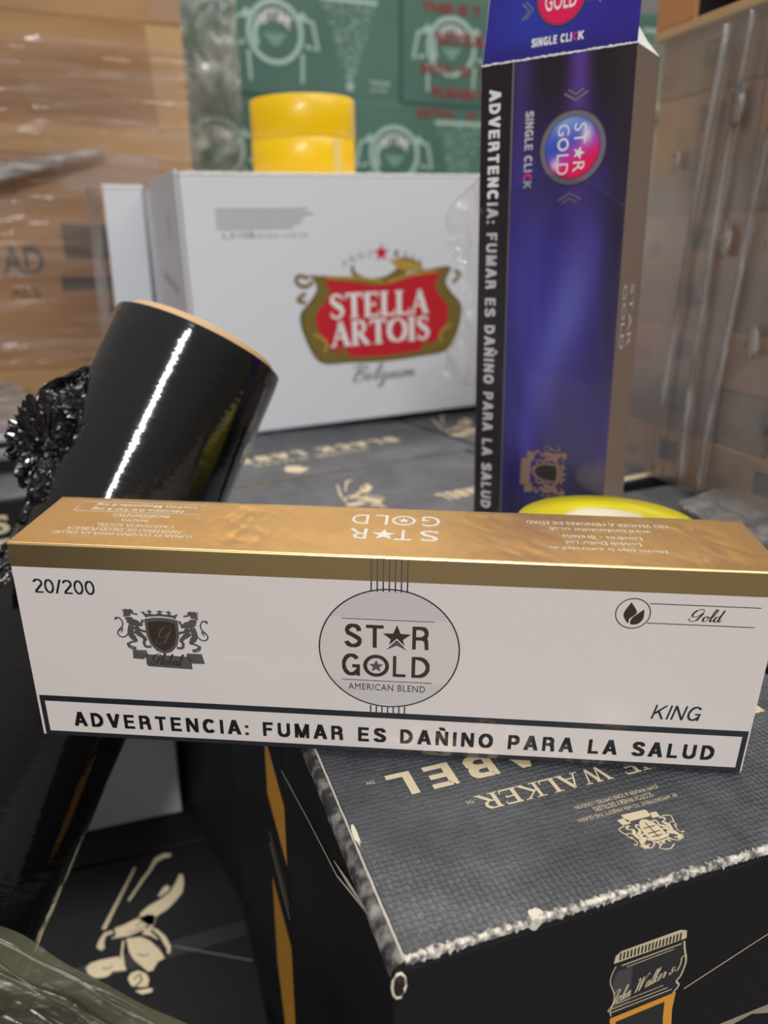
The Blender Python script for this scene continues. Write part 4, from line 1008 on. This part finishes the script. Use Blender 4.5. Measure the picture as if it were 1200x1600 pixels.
sf2 = sf; sf = Face(sf.o, sf.ux, sf.dn, SB, .3)
sf.strokes('grey_small_print', [([(32, 34+i*4.2), (32+l_, 34+i*4.2)], 2.2) for i, l_ in enumerate((96, 102, 92, 88, 80))], mat('small_print', (168, 168, 174), .6))
sf.text('L3108', 38, 54.5, 70, 61, grey_ink); sf.text('08 2024 16:08 205', 72, 56.5, 128, 61, mat('small_print', (150, 150, 156), .6))
for nm in ('x',): pass
class LogoFace(Face):      # places the emblem, drawn in its own field, at its size on the case
    def mp(s, p): return (213+(p[0]-208)*1.15, 105+(p[1]-97)*(.82 if p[1] > 97 else .62))
    def polys(s, name, lst, m, lift=None): return Face.polys(s, name, [[s.mp(p) for p in q] for q in lst], m, lift)
    def strokes(s, name, lst, m, lift=None): return Face.strokes(s, name, [([s.mp(p) for p in q], w_) for q, w_ in lst], m, lift)
sp = sf; sf = LogoFace(so, sf.ux, sf.dn, SB, .3)
redp = smooth([(146, 96), (152, 112), (146, 126), (137, 142), (141, 170), (152, 196), (176, 199), (208, 201), (240, 199), (266, 194), (276, 170), (279, 142), (270, 126), (264, 112), (268, 92), (240, 97), (208, 106), (176, 101), (146, 96)], 4)
cxl = sum(p[0] for p in redp)/len(redp)
def fl2(pts, k, dx=0, dy=0): return [(208+(x-208)*k+dx, 148+(y-148)*k+dy) for x, y in pts]
sf.poly('logo_shadow', [(208+(x-208)*1.22, 150+(y-150)*1.16) for x, y in redp], olive_d, .3)
sf.poly('logo_border', [(208+(x-208)*1.19, 149+(y-149)*1.13) for x, y in redp], olive, .4)
sf.poly('logo_ground', redp, red, .55)
for st_ in [(smooth([(132, 92), (122, 88), (120, 98), (128, 104), (136, 98)], 4), 4), (smooth([(128, 112), (120, 120), (128, 124)], 4), 4), (smooth([(132, 150), (140, 170), (150, 190), (168, 200), (160, 186)], 4), 6), (smooth([(284, 150), (276, 172), (266, 190), (250, 200), (256, 186)], 4), 6), (smooth([(284, 108), (292, 98), (286, 90)], 4), 4)]: sf.strokes('logo_scroll', [st_], olive, .6)
sf.strokes('logo_leaves', [(smooth([(134, 165), (146, 176), (144, 190)], 4), 3), (smooth([(282, 165), (270, 176), (272, 190)], 4), 3), (smooth([(150, 92), (180, 96), (208, 103)], 4), 3), (smooth([(266, 90), (240, 94), (212, 103)], 4), 3)], gold_flat, .65)
sf.strokes('horn_emblem', [(smooth([(176, 74), (178, 90), (192, 101), (212, 100), (226, 88), (232, 76)], 4), [3, 3.5, 4, 4.5, 5, 5.5, 6, 6.5, 7, 7.5, 8, 8.5, 9, 9.5, 10, 10.5, 11, 12, 13, 13, 13]), (smooth([(220, 74), (232, 70), (248, 82)], 4), [8]*9)], olive, .6)
sf.poly('horn_bell', smooth([(214, 66), (236, 70), (252, 84), (240, 88), (226, 84), (214, 66)], 4), gold_flat, .68)
sp.poly('star', star(211, 79, 10.5, .32), red, .4); sp.poly('star', star(211, 79, 6.5, .4, -54), red, .42)
for ch, x_, y_, in zip('ANNO', (168, 176, 185, 194), (70, 63.5, 59, 56.5)): sp.text(ch, 213+(x_-208)*1.15-3, 105+(y_-97)*.62-3.6, 213+(x_-208)*1.15+3, 105+(y_-97)*.62+3.6, grey_ink, lift=.4)
for ch, x_, y_, in zip('1366', (222, 231, 240, 248), (57, 60, 65, 71)): sp.text(ch, 213+(x_-208)*1.15-2.6, 105+(y_-97)*.62-3.6, 213+(x_-208)*1.15+2.6, 105+(y_-97)*.62+3.6, grey_ink, lift=.4)
serif_text(sp, 'STELLA', 147, 120, 269, 146, white_ink, 1.25, .75); serif_text(sp, 'ARTOIS', 147, 149.5, 271, 176, white_ink, 1.25, .75)
script_text(sp, 'Belgium', 166, 199, 252, 217, mat('belgium_ink', (112, 112, 118), .6), 1.9, slant=.4, lift=.4)
fl_ = Face(MS @ V((-.0036, DS*.62, HS)), S3 @ V((0, -1, 0)), S3 @ V((0, 0, -1)), EF, .3)
fl_.strokes('side_print', [([(40, 96), (120, 112)], 9), ([(60, 135), (120, 165)], 3), ([(100, 34), (104, 60)], 5)], mat('small_print2', (176, 174, 176), .6))
# two yellow tapes stacked on the beer case
for i, lab in enumerate(('lower yellow tape roll of the pair on the white beer case', 'upper yellow tape roll of the pair on the white beer case')):
    M_ = Matrix.Translation(V((.2200, .9450, 1.4685 + .0405*i))) @ Matrix.Rotation(YS, 4, 'Z') @ Matrix.Rotation(-TS, 4, 'Y')
    t_ = thing('tape_roll', lab, 'tape', M_, 'yellow tapes on the beer case')
    tube_ring('tape', .040, .0585, .0400, yellow, t_, M_, 72); tube_ring('cardboard_core', .0375, .0400, .040, core, t_, M_, 64)
    # printed checker strip at the tape end
    a0 = -1.33 if i == 0 else -.80
    vs, fs = [], []
    for c_ in range(7):
        for r_ in range(12):
            if (c_+r_) % 2: continue
            for da, dz in ((0, 0), (1, 0), (1, 1), (0, 1)):
                a = a0 + (c_+da)*.028; vs.append((.0589*math.cos(a), .0589*math.sin(a), .002+(r_+dz)*.003))
            n_ = len(vs); fs.append((n_-4, n_-3, n_-2, n_-1))
    mesh('checker_print', vs, fs, mat('tape_checker', (236, 226, 170), .4), t_, M_)
# second white case behind, at left
MW2 = frame((-.004, 1.052, 1.2), 0)
W2 = thing('white_carton_case', 'plain white case behind the left end of the beer case', 'box', MW2)
box('body', 0, .046, 0, .055, 0, .262, card_white, W2, MW2, bev=.001); box('lid_flap', -.0005, .0465, -.001, .0555, .262, .266, white_ink, W2, MW2)
box('film_corner', -.020, -.006, .004, .008, 0, .262, film_fold, W2, MW2)

# ------------------------------------------------------------------ brown boxes at the left
YB = .05
def bbox(x, y, z, w, d, h, label):
    M_ = frame((x, y, z), YB); t_ = thing('cardboard_box', label, 'box', M_, 'stacked brown cardboard boxes at left')
    bb_ = box('body', 0, w, 0, d, 0, h-.0015, cardb, t_, M_, bev=.0025)
    box('top_flap', 0.001, w-.001, .001, d/2-.001, h-.0015, h, cardb2, t_, M_); box('top_flap', 0.001, w-.001, d/2+.001, d-.001, h-.0015, h, cardb2, t_, M_)
    return t_, M_, Face(M_ @ V((0, 0, h)), M_.to_3x3() @ V((1, 0, 0)), (0, 0, -1), bb_, .3)
YF = 1.150; k_ = YF/1.12; zz = lambda z: CAMZ + (z-CAMZ)*k_
X1 = .110*k_ + .0; WB = .42
hB = .2052*k_/1.0; zt = zz(1.6530)
xs0 = X1 - WB*math.cos(YB); ys0 = YF - WB*math.sin(YB)
b1, M1, f1 = bbox(xs0, ys0, zt, WB, .30, hB, 'brown cardboard box at the top left corner, uppermost of its stack')
f1.rects('seam_tape', [(WB*1000-40, 60, WB*1000-.5, 207)], packing)
b2, M_b2, f2 = bbox(xs0, ys0, zt-hB, WB, .30, hB, 'brown cardboard box with pale tape strips, second from top of its stack')
f2.polys('seam_tape', [[(0, 121), (WB*1000-44, 119), (WB*1000-.5, 126), (WB*1000-.5, 158), (0, 146)], [(WB*1000-46, 1), (WB*1000-.5, 1), (WB*1000-.5, 128), (WB*1000-38, 122)]], cardb2)
f2.poly('clear_label', [(WB*1000-180, 150), (WB*1000-44, 152), (WB*1000-46, 196), (WB*1000-164, 196)], mat('pale_tape', (186, 160, 142), .3, coat=.5), .5)
b3, M_b3, f3 = bbox(xs0, ys0, zt-2*hB, WB, .30, hB, 'brown cardboard box with dark letters and barcode, behind the wrapped tray')
W_ = WB*1000
fx_ = lambda wx: (wx*k_ - xs0)/math.cos(YB)*1000; fy_ = lambda wz: (zt-hB-zz(wz))*1000
f3.text('AD', fx_(-.1326), fy_(1.3958), fx_(-.0840), fy_(1.3625), brown_print, bold=.02)
f3.text('ALS', fx_(-.128), fy_(1.3465), fx_(-.0930), fy_(1.3335), brown_print)
f3.text('FEE RS'[:3]+'RS', fx_(-.135), fy_(1.318), fx_(-.113), fy_(1.310), brown_print) if False else None
f3.rects('barcode', [(fx_(-.0588)+i*2.35, fy_(1.4227), fx_(-.0588)+i*2.35+(1.9 if i % 3 else 1.2), fy_(1.3803)) for i in range(26)], brown_print)
f3.rect('dark_bar', fx_(-.0669), fy_(1.3591), fx_(-.004), fy_(1.3415), brown_print)
f3.rect('grey_mark', fx_(-.012), fy_(1.322), fx_(.006), fy_(1.302), mat('mark_dim', (110, 84, 62), .7))
b4, M_b4, f4 = bbox(xs0, ys0, zt-3*hB, WB, .30, hB, 'brown cardboard box low behind the wrapped tray, fourth from top')
b5, M_b5, f5 = bbox(xs0, ys0, zt-4*hB, WB, .30, hB, 'brown cardboard box at the foot of the left stack')
h6 = zt-4*hB-FZ
b6, M_b6, f6 = bbox(xs0, ys0, FZ, WB, .30, h6, 'shallow brown cardboard box on the floor under the left stack')
# stretch film around that stack
def film_sheet(name, o, u, v, nu, nv, disp, m, label, cat='plastic film', parent=None):
    o, u, v = V(o), V(u), V(v); nrm = u.cross(v).normalized(); vs, fs = [], []
    for j in range(nv+1):
        for i in range(nu+1):
            s_, t_ = i/nu, j/nv; vs.append(o + u*s_ + v*t_ + nrm*disp(s_, t_))
    for j in range(nv):
        for i in range(nu): a = j*(nu+1)+i; fs.append((a, a+nu+1, a+nu+2, a+1))
    ob = mesh(name, vs, fs, m, parent, smooth=True)
    if parent is None: tag(ob, label, cat)
    return ob
def d1(s_, t_):
    return .004*noise.noise(V((s_*4, t_*34, 1))) + .0022*noise.noise(V((s_*9, t_*90, 5))) + .006*g1(t_, .60+.10*(1-s_)*.4, .03)*abs(noise.noise(V((s_*8, t_*50, 8))))*max(0, 1-s_*1.6)
fo = f3.o + V((0, -.010, 0)); fu = f3.ux*(WB+.004)
sh = film_sheet('stretch_film', fo + V((0, 0, -.20)), fu, V((0, 0, .385)), 60, 150, d1, film_h, 'clear stretch film with level wrinkles over the brown boxes at left')
# bunched film rope across the boxes at upper left
rp_ = []
for i in range(24):
    t_ = i/23; rp_.append(V((xs0+.16, ys0-.014, 0)).lerp(V((xs0+WB*.73, YF-.024, 0)), t_) + V((0, 0, zz(1.478) + .036*t_*1.0 - .006 + .003*noise.noise(V((i*.7, 0, 0))))))
tube('film_rope', rp_, [.012*(1-.72*(i/23)) + .003*noise.noise(V((i*.9, 3, 0))) for i in range(24)], clear_mat('rope_film', (226, 222, 220), .45, (20, 20, 120), 1.0, .01), sh, n=14)

# ------------------------------------------------------------------ green water cases behind
WG, HG, DG = .374, .2094, .30
def ring_pts(cx_, cy_, r, a0, a1, n=30): return [(cx_+r*math.cos(math.radians(a0+(a1-a0)*i/n)), cy_+r*math.sin(math.radians(a0+(a1-a0)*i/n))) for i in range(n+1)]
def green_case(x, z, label, first=True, reds=None):
    M_ = frame((x, 1.70, z), .015); t_ = thing('water_case', label, 'box', M_, 'stacked green water cases')
    gb = box('body', 0, WG-.002, 0, DG, 0, HG-.0015, green, t_, M_, bev=.002); box('top_flap', .001, WG-.003, .001, DG/2-.001, HG-.0015, HG, green, t_, M_)
    if not first: return t_
    f = Face(M_ @ V((0, 0, HG)), M_.to_3x3() @ V((1, 0, 0)), (0, 0, -1), gb, .5)
    cx_, cy_ = 110, 100
    st = [(ring_pts(cx_, cy_, 52, 0, 360, 48), 9), (ring_pts(cx_, cy_+4, 40, 150, 215, 10), 9)]
    for sg in (1, -1):
        st += [([(cx_+sg*52, cy_-26), (cx_+sg*76, cy_-22), (cx_+sg*86, cy_+26), (cx_+sg*60, cy_+20)], 7), ([(cx_+sg*50, cy_-34), (cx_+sg*62, cy_-24)], 12), ([(cx_+sg*54, cy_+34), (cx_+sg*52, cy_+86)], 6)]
    f.strokes('round_logo', st, pale_green)
    for i, ch in enumerate('perrier'):
        a = math.radians(-90 + (i-3)*17.5); px_, py_ = cx_+38*math.cos(a)*.98, cy_+4+34*math.sin(a)
        f.text(ch, px_-4.2, py_-11, px_+4.2, py_+11, white_ink, bold=.02)
    f.poly('logo_glow_print', [(cx_-24, cy_+2), (cx_+24, cy_+2), (cx_+6, cy_+24), (cx_-6, cy_+24)], mat('green_mid', (120, 160, 146), .6))
    rr = random.Random(int(x*1000)+int(z*100)); dots = []
    for i in range(330):
        v_ = rr.random()**1.25; hw = 52*(1-v_)+5; dots.append((262+rr.uniform(-1, 1)*hw, 40+v_*140))
    f.polys('bubble_print', [[(a-1.7, b), (a, b-1.7), (a+1.7, b), (a, b+1.7)] for a, b in dots], pale_green)
    f.rects('bubble_rule', [(202, 30, 322, 38)], pale_green); f.disc('bubble_ball', 262, 186, 8, 8, pale_green)
    f.text('PERRIER', 306, 172, 350, 181, pale_green, bold=.02); f.text('NATURAL', 306, 186, 344, 193, pale_green, bold=.02)
    if reds:
        for i, (s_, x0, y0, x1, y1) in enumerate(reds): f.text(s_, x0, y0, x1, y1, red_fade, bold=.05, lift=.9, name='red_overprint')
    return t_
ztop = 1.6825
names = ['left', 'second from left', 'third from left', 'right end']
for c in range(4):
    x_ = -.139 + c*WG
    green_case(x_, ztop, 'green water case in the top row, %s' % names[c], first=True, reds=[('THIS IS T', 40, 22, 176, 42), ('RECYCLED', 74, 74, 192, 96), ('BOX  IS  F', 40, 134, 190, 152), ('PLEASE R', 66, 176, 200, 196)] if c == 2 else None)
for c in range(4):
    x_ = .109-.0 + (c-1)*WG
    green_case(x_, ztop-HG, 'green water case in the row just above the beer case, %s' % names[c], first=True, reds=[('RECYCLE', 160, 8, 246, 26), ('IT', 276, 12, 300, 30)] if c == 2 else None)
for r in range(2, 5):
    for c in range(4):
        green_case((-.139 if r % 2 == 0 else -.265) + c*WG, ztop-HG*r, 'lower green water case behind the beer case, row %s, %s' % (['three', 'four', 'five'][r-2], names[c]), first=False)
gf = film_sheet('stretch_film', (-.02, 1.66, 1.40), V((.285, 0, 0)), V((0, 0, .50)), 40, 90, lambda s_, t_: .012*noise.noise(V((s_*9, t_*6, 1)))+.005*noise.noise(V((s_*30, t_*22, 4))), clear_mat('film_pale', (232, 230, 220), .42, (22, 22, 14), .9, .01), 'milky clear film over the left part of the green cases')

# ------------------------------------------------------------------ small brown boxes at the right
RX = .447; RH = .0442; RW = .116
ordn = ['lowest', 'second from bottom', 'third from bottom', 'fourth from bottom', 'fourth from top', 'third from top', 'second from top', 'topmost']
rr = random.Random(3)
smalls = [cardb3, mat('small_card_dark', (112, 86, 66), .8), mat('small_card_warm', (158, 120, 84), .8), mat('small_card_grey', (126, 110, 96), .8)]
for r in range(8):
    for c in range(2):
        y_ = .3795 + c*(RW+.0012) + rr.uniform(-.0012, .0012) if r else .3795 + c*(RW+.0012)
        M_ = frame((RX + rr.uniform(0, .002), y_, 1.2002 + r*RH), 0)
        t_ = thing('small_cardboard_box', 'flat brown box in the right stack, %s of its %s column' % (ordn[r], ['nearer', 'farther'][c]), 'box', M_, 'small brown boxes stacked at right')
        sb_ = box('body', 0, .17, 0, RW-.002, 0, RH-.0012, smalls[(r*3+c*2) % 4], t_, M_, bev=.0014)
        box('top_flap', .002, .169, .002, RW-.004, RH-.0012, RH-.0002, cardb2, t_, M_)
        f = Face(M_ @ V((0, RW-.002, RH-.001)), (0, -1, 0), (0, 0, -1), sb_, .25)
        xx = rr.uniform(40, 56); f.rect('dark_label', xx, 9, xx+26, 27, label_dark)
        f.rects('label_lines', [(xx+3, 13, xx+18, 14.4), (xx+3, 17, xx+14, 18.2)], mat('label_line', (120, 118, 112), .7), .35)
        if rr.random() < .6: f.rect('dark_mark', 4, 24, 22, 34, mat('mark_mid', (100, 84, 72), .7))
# open cardboard tray on top of that stack
MT = frame((RX-.004, .350, 1.2002+8*RH+.0003), 0)
Tt = thing('open_cardboard_tray', 'open cardboard tray with inside shade painted dark on top of the right stack', 'tray', MT)
TWd, TLn, THt = .19, .268, .14
box('base_board', 0, TWd, 0, TLn, 0, .0075, cardb2, Tt, MT, bev=.001)
box('far_wall', .004, TWd, TLn-.004, TLn, .0075, THt, shade_in, Tt, MT); box('front_post', 0, .004, TLn-.046, TLn, .0075, THt, cardb_o, Tt, MT, bev=.0008); box('near_wall', 0, TWd, 0, .004, .0075, THt, cardb, Tt, MT)
box('back_wall', TWd-.004, TWd, .004, TLn-.004, .0075, THt, shade_in, Tt, MT); box('top_rail', 0, .004, .004, TLn-.046, THt-.03, THt, cardb_o, Tt, MT); box('roof_board', 0, TWd, 0, TLn, THt, THt+.004, cardb2, Tt, MT)  # back and far walls coloured near black for the shade inside
box('painted_shade_sheet', .005, TWd-.004, .005, TLn-.005, .0076, .0090, shade_in, Tt, MT)  # dark sheet stands for the shade on the tray floor
cb = tube('white_cable', [MT @ V((.028 + .01*math.sin(a*.3), .140 - .085*math.sin((a/20-.5)*2.4), .048 - .036*math.cos((a/20-.5)*2.4)*1.0 + .0)) for a in range(21)], .0028, cable_w, None)
tag(cb, 'white cable loop hanging inside the open cardboard tray', 'cable')
# film and its rolled folds over the right stack
def d2(s_, t_): return .0012*noise.noise(V((s_*7, t_*6, 1))) + .0004*noise.noise(V((s_*20, t_*16, 6)))
rf = film_sheet('stretch_film', (RX-.010, .618, 1.2015), V((0, -.262, 0)), V((0, 0, .352)), 110, 60, d2, film_v, 'clear stretch film with upright folds over the small brown boxes at right')
def fold(y0, z0, y1, z1, r0, r1, bend=0):
    pts = []
    for i in range(24):
        t_ = i/23; pts.append((RX-.0145-.001*math.sin(t_*9), y0+(y1-y0)*t_ + bend*math.sin(t_*3.14) + .0006*noise.noise(V((i*.6, y0*50, 0))), z0+(z1-z0)*t_))
    tube('film_fold', pts, [(r0+(r1-r0)*i/23)*(1+.25*noise.noise(V((i*.8, y0*40, 2)))) for i in range(24)], film_fold, rf, n=10)
fold(.5196, 1.545, .5430, 1.206, .0028, .0020, .004); fold(.4960, 1.548, .5080, 1.206, .0022, .0026, .006); fold(.4600, 1.50, .4860, 1.204, .0030, .0026, .004)
# crumpled bright knots of film
for i, (y_, z_, r_) in enumerate(((.5000, 1.490, .009), (.4940, 1.400, .008), (.5120, 1.36, .005), (.560, 1.46, .005), (.452, 1.33, .008))):
    bm = bmesh.new(); bmesh.ops.create_icosphere(bm, subdivisions=3, radius=r_)
    for v in bm.verts:
        q = 1+.5*noise.noise(v.co*260+V((i, 0, 0))); v.co = V((v.co.x*.35*q, v.co.y*q*.7, v.co.z*q*1.5))
    bm_obj('film_knot', bm, film_fold, rf, Matrix.Translation(V((RX-.0145, y_, z_))), smooth=True)
# folded clear film piece on the cases at the right of the gold carton
MZ = Matrix.Identity(4)
def flat_piece():
    P = [V((.375, .350, 1.2006)), V((.3968, .4634, 1.203)), V((.4395, .4740, 1.206)), V((.4395, .3620, 1.2006))]
    vs, fs = [], []; n = 24
    for j in range(n+1):
        for i in range(n+1):
            a = P[0].lerp(P[3], i/n); b = P[1].lerp(P[2], i/n); p = a.lerp(b, j/n)
            vs.append(p + V((0, 0, .003 + .0045*abs(noise.noise(V((i*.2, j*.16, 3)))))))
    for j in range(n):
        for i in range(n): a = j*(n+1)+i; fs.append((a, a+1, a+n+2, a+n+1))
    return vs, fs, P
vs, fs, P = flat_piece()
zf = mesh('clear_film_scrap', vs, fs, film_c, smooth=True); tag(zf, 'folded scrap of clear film on the black cases right of the gold carton', 'plastic film')
tube('folded_edge', [P[0].lerp(P[1], i/12) + V((0, 0, .004)) for i in range(13)] , .0011, film_fold, zf, n=8)
tube('folded_edge', [P[1].lerp(P[2], i/5) + V((0, 0, .004)) for i in range(6)] + [P[2].lerp(P[3], i/12) + V((0, 0, .004)) for i in range(1, 13)], .0012, film_fold, zf, n=8)

# ------------------------------------------------------------------ clear film band at the lower left
def band():
    a0, a1 = V((-.078, .236, 1.200)), V((.034, .162, 1.156)); b0, b1 = V((-.070, .198, 1.175)), V((.018, .136, 1.140))
    vs, fs = [], []; nu, nv = 90, 46
    for i in range(nu+1):
        for j in range(nv+1):
            t_ = i/nu; s_ = j/nv; p = a0.lerp(a1, t_).lerp(b0.lerp(b1, t_), s_)
            d_ = .0030*noise.noise(V((t_*3+s_*1.5, s_*9, 1))) + .0018*noise.noise(V((t_*6+s_*3, s_*26, 4))) - .004*math.cos(s_*3.14)
            vs.append(p + V((.5, .2, .8))*d_)
    for i in range(nu):
        for j in range(nv): a = i*(nv+1)+j; fs.append((a, a+nv+1, a+nv+2, a+1))
    return vs, fs
vs, fs = band(); bo = mesh('clear_film_band', vs, fs, film_g, smooth=True)
tag(bo, 'greenish clear film band stretched across the lower left corner', 'plastic film')
